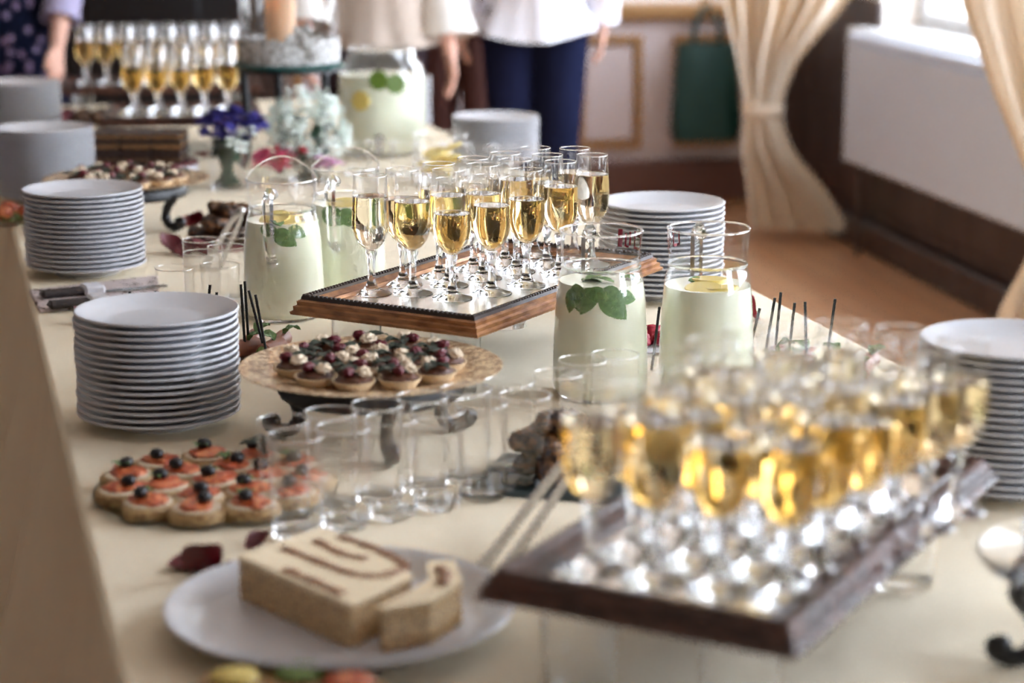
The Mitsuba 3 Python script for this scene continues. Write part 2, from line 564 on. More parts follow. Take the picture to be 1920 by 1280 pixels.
# radiator under the first window
rad = thing('radiator', 'pale flat panel radiator under the window between the two curtains', 'radiator')
R0, R1, RZ0, RZ1 = 1.46, 3.6, 0.37, 0.865
part(rad, 'front_panel', ply(box(0.03, R1 - R0, RZ1 - RZ0 - 0.03, (0.165, (R0 + R1) / 2, (RZ0 + RZ1 - 0.03) / 2), 0.012), 'radiator_white'), ROOM)
part(rad, 'back_panel', ply(box(0.03, R1 - R0, RZ1 - RZ0 - 0.03, (0.085, (R0 + R1) / 2, (RZ0 + RZ1 - 0.03) / 2), 0.012), 'radiator_white'), ROOM)
part(rad, 'top_grille', ply(join(*[box(0.11, 0.018, 0.012, (0.125, R0 + 0.02 + i * 0.03, RZ1 - 0.012), 0.003) for i in range(int((R1 - R0) / 0.03))], box(0.012, R1 - R0, 0.03, (0.176, (R0 + R1) / 2, RZ1 - 0.014), 0.004)), 'radiator_white'), ROOM)
for s in (R0 + 0.006, R1 - 0.006):
    part(rad, 'side_panel', ply(box(0.11, 0.012, RZ1 - RZ0, (0.125, s, (RZ0 + RZ1) / 2), 0.003), 'radiator_white'), ROOM)
for s in (R0 + 0.2, R1 - 0.2):
    part(rad, 'bracket', ply(box(0.08, 0.04, RZ1 - RZ0 - 0.1, (0.045, s, (RZ0 + RZ1) / 2), 0.004), 'radiator_white'), ROOM)
part(rad, 'pipe', ply(tube([[0.12, R0 + 0.04, RZ0 + 0.02], [0.12, R0 + 0.04, 0.0]], 0.011), 'dark_wood'), ROOM)


# curtains: pleated cloth gathered by a tie
def curtain_mesh(prof, n_pleats, amp, seed, nz=90, nu=150, lean=(0.7, 0.7)):
    """prof: rows of (z, centre offset, half width); cloth hangs along the unit direction lean in the (x, y) plane."""
    prof = np.array(sorted(prof), float)
    zs = np.linspace(prof[0, 0], prof[-1, 0], nz)
    # smooth interpolation
    from scipy.interpolate import PchipInterpolator
    co, hw = PchipInterpolator(prof[:, 0], prof[:, 1])(zs), PchipInterpolator(prof[:, 0], prof[:, 2])(zs)
    t = np.linspace(-1, 1, nu)
    lx, ly = lean
    v = []
    for z, c, h in zip(zs, co, hw):
        ph = t * n_pleats * PI + 0.7 * np.sin(2.3 * t + seed) + 0.25 * np.sin(z * 2.0)
        depth = amp * (0.35 + 0.65 * h / hw.max())
        s = c + h * t + 0.012 * np.sin(2 * ph)
        d = depth * np.sin(ph) + depth * 0.5 * np.sin(2.6 * ph + seed + z)
        v.append(np.stack([s * lx - d * ly, s * ly + d * lx, np.full(nu, z)], 1))
    v = np.concatenate(v)
    i, j = np.meshgrid(np.arange(nz - 1), np.arange(nu - 1), indexing='ij')
    a = (i * nu + j).ravel()
    f = np.stack([a, a + 1, a + nu + 1, a + nu], 1)
    return tri(v, f)


def ring(r, w, h, sq=0.7, n=28):
    a = np.linspace(0, 2 * PI, n + 1)[:-1]
    o = np.stack([r * np.cos(a), r * sq * np.sin(a)], 1)
    v, f = [], []
    for k, (dr_, z) in enumerate([(0, -h / 2), (w, -h / 2), (w, h / 2), (0, h / 2)]):
        s = (r + dr_) / r
        v += np.c_[o * s, np.full(n, z)].tolist()
    for k in range(4):
        k2 = (k + 1) % 4
        for i in range(n):
            j = (i + 1) % n
            f.append([k * n + i, k * n + j, k2 * n + j, k2 * n + i])
    m = tri(v, f)
    if m.volume < 0:
        m.invert()
    return m


cu = thing('curtain', 'cream curtain gathered low by a tie, standing beside the green bag', 'curtain')
mesh = curtain_mesh([(0.05, 0.16, 0.20), (0.2, 0.10, 0.16), (0.42, 0.0, 0.085), (0.54, -0.01, 0.068), (0.7, 0.0, 0.11), (0.95, 0.06, 0.24), (1.4, 0.14, 0.42), (2.9, 0.2, 0.6)], 7, 0.095, 1.0, lean=(0.94, -0.34))
part(cu, 'cloth', ply(mesh, 'curtain_cloth', smooth=True), put(1.03, 8.45, 0))
part(cu, 'tie', ply(ring(0.075, 0.012, 0.045), 'curtain_cloth'), put(1.02, 8.45, 0.54, -20))
cu = thing('curtain', 'cream curtain with a dark tie, cut off by the right edge before the radiator', 'curtain')
mesh = curtain_mesh([(0.02, 0.03, 0.25), (0.25, 0.02, 0.2), (0.46, 0.0, 0.10), (0.56, 0.0, 0.085), (0.7, 0.0, 0.14), (0.95, 0.0, 0.25), (1.13, -0.01, 0.31), (1.5, 0.06, 0.42), (2.9, 0.2, 0.6)], 6, 0.06, 2.0, lean=(0.94, -0.34))
part(cu, 'cloth', ply(mesh, 'curtain_cloth', smooth=True), put(1.545, 5.7, 0))
part(cu, 'tie', ply(ring(0.098, 0.014, 0.06), 'black_iron'), put(1.545, 5.7, 0.56, -20), label='dark tie')

# curtain rail
for i, (v0, v1) in enumerate([(0.4, 4.4)]):
    k = thing('curtain_rail', 'dark wooden curtain rail above the first window', 'rail')
    part(k, 'pole', ply(tube([[0.4, v0, 2.93], [0.4, v1, 2.93]], 0.018, 12), 'dark_wood'), ROOM)
    for s in (v0 + 0.1, v1 - 0.1):
        part(k, 'bracket', ply(tube([[0.0, s, 2.93], [0.4, s, 2.93]], 0.012, 8), 'dark_wood'), ROOM)

# green tote bag on a hook of the panelled wall
bag = thing('tote_bag', 'dark green tote bag hanging by its handles against the pale panelled wall', 'bag')


def bag_mesh():
    v, nz, na = [], 14, 40
    for i in range(nz + 1):
        t = i / nz
        hw = 0.185 * (1 - 0.16 * t ** 1.5) * (0.94 + 0.06 * math.sin(min(1, t * 6) * PI / 2))
        hd = 0.075 * (1 - 0.75 * t ** 1.4) + 0.012
        for k in range(na):
            a = 2 * PI * k / na
            c, s = math.cos(a), math.sin(a)
            e = 0.35
            v.append([math.copysign(abs(c) ** e, c) * hw, math.copysign(abs(s) ** 0.7, s) * hd * (1 + 0.12 * math.sin(7 * c + 3 * t)), 0.5 * t])
    f = [[i * na + k, i * na + (k + 1) % na, (i + 1) * na + (k + 1) % na, (i + 1) * na + k] for i in range(nz) for k in range(na)]
    c0 = len(v)
    v.append([0, 0, 0])
    v.append([0, 0, 0.485])
    m = tri(v, f)
    extra = [[c0, (k + 1) % na, k] for k in range(na)] + [[c0 + 1, nz * na + k, nz * na + (k + 1) % na] for k in range(na)]
    return trimesh.Trimesh(m.vertices, np.vstack([m.faces, extra]), process=False)


BZ = 0.295
BM = put(0.872, 9.375, BZ, 10.5, 0.86)
part(bag, 'body', ply(bag_mesh(), 'bag_green', smooth=40), BM)
for s in (-1, 1):
    part(bag, 'handle', ply(tube(bez([[-0.075, 0.02 * s, 0.47], [-0.06, 0.02 * s, 0.6], [0, 0.004 * s + 0.02, 0.69], [0.06, 0.02 * s, 0.6], [0.075, 0.02 * s, 0.47]], 8), 0.009, 8), 'bag_green', smooth=True), BM)
hk = thing('wall_hook', 'small brass hook on the panelled wall holding the green bag', 'hook')
part(hk, 'plate', ply(box(0.05, 0.012, 0.07, (0, 0, 0), 0.004), 'gold_trim'), put(0.872, 9.488, 0.885, 10.5))
part(hk, 'prong', ply(tube(bez([[0, 0, 0], [0, -0.06, -0.008], [0, -0.11, -0.012], [0, -0.13, 0.012]], 6), 0.008, 8), 'gold_trim', smooth=True), put(0.872, 9.482, 0.875, 10.5))

# ------------------------------------------------------------------ the buffet table's cloth
TX, TY = -0.2650, 0.9643         # along the table, away from the camera
NX, NY = 0.9643, 0.2650          # across it, to the right
N0, N1, L0, L1 = 0.129, 1.40, 1.05, 6.80


def table_cloth():
    """Top with rounded edges and four hanging sides with soft folds."""
    W, L = N1 - N0, L1 - L0
    base = sg.box(N0, L0, N1, L1).buffer(-0.03).buffer(0.03, 8)
    ring_ = np.array(base.exterior.segmentize(0.02).coords)[:-1]
    if sg.Polygon(ring_).exterior.is_ccw is False:
        ring_ = ring_[::-1]
    n = len(ring_)
    c = np.roll(ring_, -1, 0) - np.roll(ring_, 1, 0)
    nor = np.stack([c[:, 1], -c[:, 0]], 1)
    nor /= np.linalg.norm(nor, axis=1, keepdims=True)
    arc = np.arange(n) * 0.02
    rows = []
    levels = [(0, 0.0)] + [(0.012 * math.sin(a), -0.012 * (1 - math.cos(a))) for a in np.linspace(0.3, PI / 2, 5)] + [(0.012 + 0.02 * k / 14, -0.012 - (TABLE - 0.022) * k / 14) for k in range(1, 15)]
    for off, dz in levels:
        dn = max(0.0, -dz - 0.01) / TABLE
        flare = (0.03 + 0.14 * np.clip(-nor[:, 0], 0, 1)) * dn ** 1.3
        w = dn ** 0.8 * (0.030 * np.sin(arc * 9.0 + 2 * np.sin(arc * 1.3)) + 0.014 * np.sin(arc * 21 + 1.0) + 0.008 * np.sin(arc * 47 + 3 * np.sin(arc * 2.1)))
        p = ring_ + nor * (off - 0.012 + w + flare)[:, None] if np.ndim(w) else ring_ + nor * (off - 0.012)
        rows.append(np.c_[p, np.full(n, TABLE + dz)])
    v = np.concatenate(rows)
    f = [[i * n + k, i * n + (k + 1) % n, (i + 1) * n + (k + 1) % n, (i + 1) * n + k] for i in range(len(levels) - 1) for k in range(n)]
    side = tri(v, f)
    side.invert()
    top = trimesh.creation.triangulate_polygon(sg.Polygon(rows[0][:, :2]), engine='earcut')
    top = tri(np.c_[top[0], np.full(len(top[0]), TABLE)], top[1])
    m = join(top, side)
    xy = m.vertices.copy()
    m.vertices[:, 0] = xy[:, 0] * NX + xy[:, 1] * TX
    m.vertices[:, 1] = xy[:, 0] * NY + xy[:, 1] * TY
    m.merge_vertices()
    return m


solo('tablecloth', ply(table_cloth(), 'cloth', smooth=50), 'long cream tablecloth covering the whole buffet table and hanging to the floor', 'tablecloth')

# ------------------------------------------------------------------ plates
R_PL = 0.111
PLATE = ply(lathe([(0, 0.0045), (0.05, 0.0045), (0.054, 0.0), (0.059, 0.0), (0.062, 0.005), (0.072, 0.0085), (0.09, 0.0145), (0.103, 0.0182), (0.109, 0.0188), (0.1108, 0.0200), (0.1108, 0.0220),
                   (0.1095, 0.0232), (0.1065, 0.0228), (0.098, 0.0190), (0.084, 0.0142), (0.072, 0.0112), (0.066, 0.0095), (0.058, 0.0088), (0, 0.0088)], 72), 'porcelain', smooth=40)
PITCH_PL = 0.0092


def plate_stack(x, y, n, where, group, seed, jit=0.0014, z0=TABLE):
    rnd = random.Random(seed)
    for i in range(n):
        k = n - i
        if k == 1:
            lab = f'white porcelain plate lying topmost on {where}'
        elif i == 0:
            lab = f'white porcelain plate at the very bottom of {where}'
        else:
            lab = f'white porcelain plate, {ORD[k]} from the top of {where}'
        solo('dinner_plate', PLATE, lab, 'plate', group, put(x + rnd.uniform(-jit, jit), y + rnd.uniform(-jit, jit), z0 + i * PITCH_PL, rnd.uniform(0, 360)))


LIP = 0.77
x, y = (-0.482, 2.756)
plate_stack(x, y, 16, 'the stack nearest the canape stand', 'plates stacked beside the canape stand', 1)
x, y = (-0.800, 3.842)
plate_stack(x, y, 16, 'the stack behind the patterned board', 'plates stacked behind the patterned board', 2)
x, y = (0.264, 3.627)
plate_stack(x, y, 17, 'the stack behind the two mint jugs', 'plates stacked behind the mint jugs', 3)
x, y = (0.604, 2.452)
plate_stack(x, y, 19, 'the stack cut by the right edge', 'plates stacked at the right edge', 4)
plate_stack(-1.060, 4.700, 17, 'the stack behind the orange appetizers', 'plates stacked behind the orange appetizers', 5)
plate_stack(-1.335, 5.640, 18, 'the farthest stack, beside the floral dress', 'plates stacked beside the floral dress', 6)
x, y = (-0.041, 5.318)
plate_stack(x, y, 12, 'the low stack in front of the jeans', 'plates stacked in front of the jeans', 7)
plate_stack(-0.345, 6.05, 15, 'the stack behind the lemonade dispenser', 'plates stacked behind the dispenser', 8)

# ------------------------------------------------------------------ champagne flutes
BOWL_Z0, RIM_Z = 0.066, 0.178


def bowl_r(z):
    """Radius of the flute's bowl at height z."""
    t = np.clip((z - BOWL_Z0) / (RIM_Z - BOWL_Z0), 0, 1)
    return 0.0012 + 0.0268 * np.sin(np.minimum(t / 0.38, 1) * PI / 2) ** 0.47 - 0.0036 * np.clip((t - 0.38) / 0.62, 0, 1) ** 1.4


def flute_parts(level, n):
    zs = np.linspace(level, RIM_Z, 9)
    upper = lathe([(bowl_r(z), z) for z in zs], n, closed=False)
    a = np.linspace(0, 2 * PI, 9)[:-1]
    rr = bowl_r(RIM_Z)
    rim = lathe([(rr + 0.0007 * math.cos(t), RIM_Z + 0.0007 * math.sin(t)) for t in a] + [(rr + 0.0007, RIM_Z)], n, closed=True)
    zl = BOWL_Z0 + (level - BOWL_Z0) * np.linspace(0.02, 1, 13) ** 1.3
    wine = lathe([(0, zl[0] - 0.0006)] + [(bowl_r(z), z) for z in zl] + [(bowl_r(level) - 0.0012, level + 0.0004), (0, level)], n)
    ring_ = lathe([(bowl_r(level) - 0.0016, level + 0.0005), (bowl_r(level) - 0.0004, level + 0.0012), (bowl_r(level) - 0.0004, level + 0.0005), (bowl_r(level) - 0.0016, level + 0.0005)], n)
    return upper, rim, wine, ring_


def stem_mesh(n):
    return lathe([(0, 0.0004), (0.0285, 0.0), (0.0302, 0.0010), (0.0296, 0.0022), (0.0235, 0.0042), (0.014, 0.0075), (0.0085, 0.0125), (0.0062, 0.021), (0.0052, 0.034), (0.0056, 0.046), (0.0074, 0.057), (0.0088, 0.0632), (0.0075, 0.0658), (0, 0.0663)], n)


def facet(m, k=10, amt=0.13):
    """Cut-glass facets on the stem, as on the photographed flutes."""
    v = m.vertices
    a = np.arctan2(v[:, 1], v[:, 0])
    w = np.clip((v[:, 2] - 0.012) / 0.01, 0, 1) * np.clip((0.064 - v[:, 2]) / 0.006, 0, 1)
    s = 1 - amt * w * (0.5 + 0.5 * np.cos(a * 6))
    m.vertices[:, 0] *= s
    m.vertices[:, 1] *= s
    return m


LEVELS = [0.127, 0.133, 0.139, 0.147]
FL = {}
for q, n in (('near', 40), ('far', 24)):
    st = ply(facet(stem_mesh(n)), 'clear_glass', smooth=50)
    for li, lv in enumerate(LEVELS):
        u, r_, w, g = flute_parts(lv, n)
        FL[q, li] = (ply(u, 'thin_glass', smooth=True), ply(r_, 'clear_rim', smooth=60), ply(w, 'wine', smooth=40), ply(g, 'foam', smooth=60), st, ply(w, 'wine_pale', smooth=40))


def flute(x, y, z, label, group, q, li, rz, pale=False):
    t = thing('champagne_flute', label, 'glass', group)
    M = put(x, y, z, rz)
    u, r_, w, g, st, wp = FL[q, li]
    part(t, 'bowl', u, M)
    part(t, 'rim', r_, M)
    part(t, 'champagne', wp if pale else w, M, label='pale sparkling wine' if pale else 'golden sparkling wine')
    part(t, 'bubble_ring', g, M)
    part(t, 'stem', st, M)


# ------------------------------------------------------------------ framed mirror trays
def frame_tray(corner, adir, la, lb, z0, z1, mats, label, group, rail=0.036, beads=0):
    """corner: the top corner nearest the camera; adir: unit vector to the tray's left corner; lb along its right side."""
    ax, ay = adir
    bx, by = ay, -ax
    if by < 0:
        bx, by = -bx, -by
    c0 = (corner[0], corner[1])
    tw = T([[-ax, bx, 0, c0[0]], [-ay, by, 0, c0[1]], [0, 0, 1, 0], [0, 0, 0, 1]])
    # local: x runs from the left corner (-la) to the near corner (0), y along the right side
    t = thing('mirror_tray', label, 'tray', group)
    dark, gilt, h = mats[0], mats[1], z1 - z0
    # outer profile: offset from the outer lip line (positive outward), height
    prof_out = [(0.002, 0.0), (0.011, 0.0), (0.012, h * 0.16), (0.008, h * 0.24), (0.0085, h * 0.45), (0.004, h * 0.52), (0.0045, h * 0.72), (0.0, h * 0.8)]
    prof_in = [(0.0, h * 0.8), (-0.001, h * 0.98), (-0.004, h), (-0.008, h * 0.97), (-0.010, h * 0.84)]
    prof_sl = [(-0.010, h * 0.84), (-0.022, h * 0.66), (-0.024, h * 0.72), (-0.028, h * 0.72), (-0.030, h * 0.55), (-rail, h * 0.45), (-rail, 0.0)]

    def loop(prof, closed_bottom=False):
        v, f = [], []
        for o, zz in prof:
            v += [[-la - o, -o, z0 + zz], [o, -o, z0 + zz], [o, lb + o, z0 + zz], [-la - o, lb + o, z0 + zz]]
        for i in range(len(prof) - 1):
            for k in range(4):
                k2 = (k + 1) % 4
                f.append([i * 4 + k, i * 4 + k2, (i + 1) * 4 + k2, (i + 1) * 4 + k])
        return tri(v, f)

    part(t, 'outer_moulding', ply(loop(prof_out), gilt), tw)
    part(t, 'carved_lip', ply(loop(prof_in), dark), tw)
    part(t, 'inner_slope', ply(loop(prof_sl), gilt), tw)
    zm = z0 + h * 0.5
    part(t, 'mirror', ply(box(la - 2 * rail + 0.006, lb - 2 * rail + 0.006, 0.003, (-la / 2, lb / 2, zm - 0.0015)), 'mirror'), tw)
    part(t, 'backing', ply(box(la - 0.01, lb - 0.01, 0.004, (-la / 2, lb / 2, z0 + 0.002)), dark), tw)
    if beads:
        ms = []
        for (p, q) in (((-la, 0), (0, 0)), ((0, 0), (0, lb)), ((0, lb), (-la, lb)), ((-la, lb), (-la, 0))):
            L = math.dist(p, q)
            nb = int(L / 0.0075)
            for i in range(nb):
                s = (i + 0.5) / nb
                d = ((q[0] - p[0]) / L, (q[1] - p[1]) / L)
                m = box(0.0052, 0.006, 0.0035, (0, 0, 0), 0.001)
                m = moved(m, p[0] + (q[0] - p[0]) * s - d[1] * 0.0045, p[1] + (q[1] - p[1]) * s + d[0] * 0.0045, z1 + 0.0005, rz=math.degrees(math.atan2(d[1], d[0])))
                ms.append(m)
        part(t, 'bead_carving', ply(join(*ms), dark), tw, kind='stuff')
    return tw, zm


def unit(p, q):
    d = math.dist(p, q)
    return ((q[0] - p[0]) / d, (q[1] - p[1]) / d)


ZB, ZL = 0.857, 0.884
Lc, Fc = (-0.308, 2.970), (-0.052, 2.822)
FAR_TW, FZ = frame_tray(Fc, unit(Fc, Lc), math.dist(Fc, Lc), 0.56, ZB, ZL, ('frame_dark', 'frame_gilt'), 'gilt framed mirror raised on tumblers, carrying the sharp champagne flutes', None, beads=1)
Ln, Fn = (-0.017, 1.759), (0.229, 1.623)
NEAR_TW, NZ_ = frame_tray(Fn, unit(Fn, Ln), math.dist(Fn, Ln), 0.56, ZB, ZL, ('frame_mahogany', 'frame_mahogany'), 'reddish brown framed mirror in the near right corner, crowded with blurred flutes', None, beads=0)

rnd = random.Random(11)
row = ['front', 'second', 'third', 'fourth', 'fifth', 'sixth', 'seventh']
far_rows = [[(-0.210, 3.053), (-0.148, 3.053), (-0.088, 3.017)],
            [(-0.166, 3.118), (-0.096, 3.114), (-0.030, 3.053)],
            [(-0.113, 3.181), (-0.045, 3.169), (0.022, 3.114)],
            [(-0.061, 3.243), (0.007, 3.225), (0.075, 3.203)],
            [(-0.011, 3.298), (0.056, 3.279), (0.127, 3.279)],
            [(0.038, 3.364), (0.102, 3.359)]]
far_lv = [[3, 2, 0], [1, 2, 1], [2, 1, 1], [1, 3, 2], [2, 1, 3], [1, 2]]
side = ['leftmost', 'middle', 'rightmost']
for j, rw_ in enumerate(far_rows):
    for i, p in enumerate(rw_):
        nm = side[i] if len(rw_) == 3 else side[i * 2]
        flute(p[0], p[1], FZ, f'champagne flute, {nm} of the {row[j]} row on the gilt mirror tray', 'flutes on the gilt mirror tray', 'near', far_lv[j][i], rnd.uniform(0, 60), pale=(i, j) in ((2, 4), (0, 0)))

# near tray: a grid of four across and six deep
G0, GA, GB = (0.237, 1.718), (0.184, 1.743), (0.439, 1.973)
cols = ['rightmost', 'second from the right', 'second from the left', 'leftmost']
for j in range(6):
    for i in range(4):
        a = 0.0
        gx = G0[0] + (GA[0] - G0[0]) * i * 1.04 + (GB[0] - G0[0]) * j / 5.0 + rnd.uniform(-0.001, 0.001)
        gy = G0[1] + (GA[1] - G0[1]) * i * 1.04 + (GB[1] - G0[1]) * j / 5.0 + rnd.uniform(-0.001, 0.001)
        flute(gx, gy, NZ_, f'champagne flute, {cols[i]} in the {row[j]} row on the reddish brown tray', 'flutes on the reddish brown tray', 'near', rnd.choice([1, 2, 2, 3]), rnd.uniform(0, 60))

FAR_SUP = []
# far trays: flat silver trays on tumblers
for nme, cx, cy, na, nb, sa, sb, rot, where, grp in (('second', -0.885, 5.58, 5, 4, 0.0615, 0.070, 8.2, 'tray behind the wafer cake', 'flutes on the tray behind the wafer cake'),
                                                 ('third', -1.075, 6.36, 8, 3, 0.062, 0.075, 9.6, 'farthest tray before the dark door', 'flutes on the farthest tray')):
    la, lb = na * sa + 0.09, nb * sb + 0.09
    ca, sa_ = math.cos(math.radians(rot)), math.sin(math.radians(rot))
    corner = (cx + ca * la / 2 - sa_ * (-lb / 2), cy + sa_ * la / 2 + ca * (-lb / 2))
    corner = (cx + ca * la / 2 + sa_ * lb / 2, cy + sa_ * la / 2 - ca * lb / 2)
    twf, _ = frame_tray(corner, (-ca, -sa_), la, lb, 0.838, 0.862, ('frame_dark', 'frame_mahogany'), f'dark framed mirror tray of flutes {"behind the wafer cake" if nme == "second" else "farthest away, before the dark door"}', None)
    FAR_SUP.append((twf, la, lb, where))
    for j in range(nb):
        for i in range(na):
            dx, dy = (i - (na - 1) / 2) * sa, (j - (nb - 1) / 2) * sb
            flute(cx + ca * dx - sa_ * dy + rnd.uniform(-0.0005, 0.0005), cy + sa_ * dx + ca * dy + rnd.uniform(-0.0005, 0.0005), 0.850,
                  f'champagne flute, {ORD[i + 1]} from the left, {row[j]} row, {where}', grp, 'far', rnd.choice([0, 1, 2]), rnd.uniform(0, 60))

# ------------------------------------------------------------------ tumblers
def tumbler_mesh(r0, r1, h, n=40, wall=0.0014, base=0.008):
    outer = lathe([(0, 0.0), (r0 - 0.002, 0.0), (r0, 0.002), (r1, h - 0.001), (r1 - wall * 0.5, h), (r1 - wall, h - 0.001), (r0 - wall, base + 0.002), (r0 - wall - 0.003, base), (0, base - 0.001)], n)
    return outer


def tumbler_set(r0, r1, h, n):
    """wall: a thin sheet; foot: the solid base; rim."""
    wall = lathe([(r0, 0.010), (r0 + (r1 - r0) * 0.5, 0.010 + (h - 0.010) * 0.5), (r1, h)], n, closed=False)
    foot = lathe([(0, 0.0), (r0 - 0.003, 0.0), (r0, 0.003), (r0, 0.010), (r0 - 0.004, 0.0095), (0, 0.0075)], n)
    a = np.linspace(0, 2 * PI, 9)[:-1]
    rim = lathe([(r1 + 0.0008 * math.cos(t), h + 0.0008 * math.sin(t)) for t in a] + [(r1 + 0.0008, h)], n)
    return ply(wall, 'tumbler_glass', smooth=True), ply(foot, 'clear_glass', smooth=40), ply(rim, 'clear_rim', smooth=60)


def solid_set(r0, r1, h, n):
    """A thicker walled tumbler: one closed body of glass."""
    return (ply(tumbler_mesh(r0, r1, h, n, 0.0017, 0.007), 'clear_glass', smooth=45),)


TUM = tumbler_set(0.0285, 0.0315, 0.118, 40)
SUP = tumbler_set(0.030, 0.0375, 0.0862, 40)
SUP_LOW = tumbler_set(0.030, 0.0375, 0.0842, 24)


def tumbler(x, y, z, label, group, kit=None, rz=0):
    t = thing('glass_tumbler', label, 'glass', group)
    M = put(x, y, z, rz)
    kit = kit or TUM
    for nme, s in zip(('wall', 'foot', 'rim') if len(kit) == 3 else ('glass_body',), kit):
        part(t, nme, s, M)


# row of empty tumblers between the cake and the near tray
T0, T1 = (-0.245, 2.262), (0.016, 2.448)
dx, dy = unit(T0, T1)
for k in range(6):
    for s in range(2):
        u = (k + 0.35 * s) * math.dist(T0, T1) / 5.0
        px_, py_ = T0[0] + dx * u - dy * 0.066 * s, T0[1] + dy * u + dx * 0.066 * s
        tumbler(px_, py_, TABLE, f'empty tumbler, {ORD[k + 1]} from the left in the {"front" if s == 0 else "back"} row behind the layer cake', 'empty tumblers in two rows behind the cake')
for k, (a, b) in enumerate([(0.059, 2.558), (0.092, 2.633), (0.136, 2.665)]):
    tumbler(a, b, TABLE, f'empty tumbler in front of the mint jug, {["leftmost", "middle", "rightmost"][k]} of three', 'empty tumblers in front of the mint jug')

names = ['front left', 'behind the front left one', 'in the middle', 'right of the middle', 'rear left', 'rear right, beside the jug']
for k, (a, b) in enumerate([(-0.540, 3.273), (-0.516, 3.407), (-0.471, 3.297), (-0.483, 3.462), (-0.536, 3.529), (-0.475, 3.570)]):
    tumbler(a, b, TABLE, f'empty tumbler behind the near plate stack, {names[k]}', 'empty tumblers behind the near plate stack')

# white-looking glasses in front of the dispenser
for k in range(7):
    px_, py_ = -0.385 + 0.0635 * k * 0.96, 5.13 - 0.0635 * k * 0.26
    tumbler(px_, py_, TABLE, f'blurred tumbler, {ORD[k + 1]} from the left in front of the lemonade dispenser', 'tumblers in front of the dispenser', SUP_LOW)

# tumblers that carry the trays
def supports(tw, la, lb, z, kit, where):
    M = np.array(tw.matrix, float)
    for nme, (u, w) in {'left': (-la + 0.06, 0.055), 'near': (-0.065, 0.055), 'far': (-la + 0.06, lb - 0.06), 'right': (-0.065, lb - 0.06)}.items():
        p = M @ np.array([u, w, 0, 1])
        tumbler(p[0], p[1], TABLE, f'clear tumbler standing under the {nme} corner of {where}', f'tumblers carrying {where}', kit)


supports(FAR_TW, math.dist(Fc, Lc), 0.56, ZB, solid_set(0.031, 0.0385, 0.1062, 40), 'the gilt mirror tray')
supports(NEAR_TW, math.dist(Fn, Ln), 0.56, ZB, solid_set(0.031, 0.0385, 0.1062, 40), 'the reddish brown tray')


# ------------------------------------------------------------------ lemonade jugs
def jug_r(z, h):
    t = z / h
    pts = np.array([(0, 0.060), (0.03, 0.0665), (0.12, 0.0690), (0.35, 0.0675), (0.6, 0.0640), (0.72, 0.0600), (0.785, 0.0560), (0.86, 0.0570), (1.0, 0.0590)])
    from scipy.interpolate import PchipInterpolator
    return PchipInterpolator(pts[:, 0], pts[:, 1])(t)


def jug_shell(h, lip, n=64, nz=44, z0=0.004):
    """Thin glass wall; lip raises the rim on the side of +x (the spout)."""
    ang = np.arange(n) * 2 * PI / n
    v = []
    for t in np.linspace(0, 1, nz):
        top = h + lip * np.clip(np.cos(ang), 0, 1) ** 1.2
        z = z0 + (top - z0) * t
        r = jug_r(np.minimum(z, h), h)
        ex = np.clip((z - h * 0.80) / (h * 0.2), 0, 1.3) ** 2
        pull = 0.004 * ex * np.exp(-(np.minimum(ang, 2 * PI - ang) / 0.38) ** 2) - 0.012 * np.clip((z - h) / 0.03, 0, 1)
        v.append(np.stack([(r + pull) * np.cos(ang), (r + pull) * np.sin(ang), z], 1))
    v = np.concatenate(v)
    f = [[i * n + k, i * n + (k + 1) % n, (i + 1) * n + (k + 1) % n, (i + 1) * n + k] for i in range(nz - 1) for k in range(n)]
    rim = v[-n:]
    return tri(v, f), rim


def leaf_mesh(L, W, curl=0.25, fold=0.25, n=9, wav=0.0, thick=0.0008, seed=0):
    """A pointed leaf along +x with a folded midrib."""
    rows = []
    for s in np.linspace(0, 1, n):
        w = W * math.sin(PI * s ** 0.8) ** 0.8 * (1 - 0.15 * s)
        z = curl * L * (s - s * s) * 1.2
        for t in (-1, -0.5, 0, 0.5, 1):
            rows.append([s * L, w * t, z + fold * abs(t) * w + wav * math.sin(9 * s + 3 * t + seed) * W * 0.2])
    top = np.array(rows)
    f = []
    for i in range(n - 1):
        for k in range(4):
            a = i * 5 + k
            f.append([a, a + 5, a + 6, a + 1])
    f = np.array(f)
    bot = top - [0, 0, thick]
    v = np.vstack([top, bot])
    fb = f[:, ::-1] + len(top)
    edge = []
    for i in range(n - 1):
        for a, b in ((i * 5, (i + 1) * 5), ((i + 1) * 5 + 4, i * 5 + 4)):
            edge.append([a + len(top), b + len(top), b, a])
    return tri(v, np.vstack([f, fb, edge]))


LEAF = leaf_mesh(0.038, 0.013, 0.12, 0.12, 11, 0.3)
SLICE = lathe([(0, 0), (0.0255, 0), (0.0265, 0.001), (0.0265, 0.005), (0.0255, 0.006), (0, 0.006)], 28)


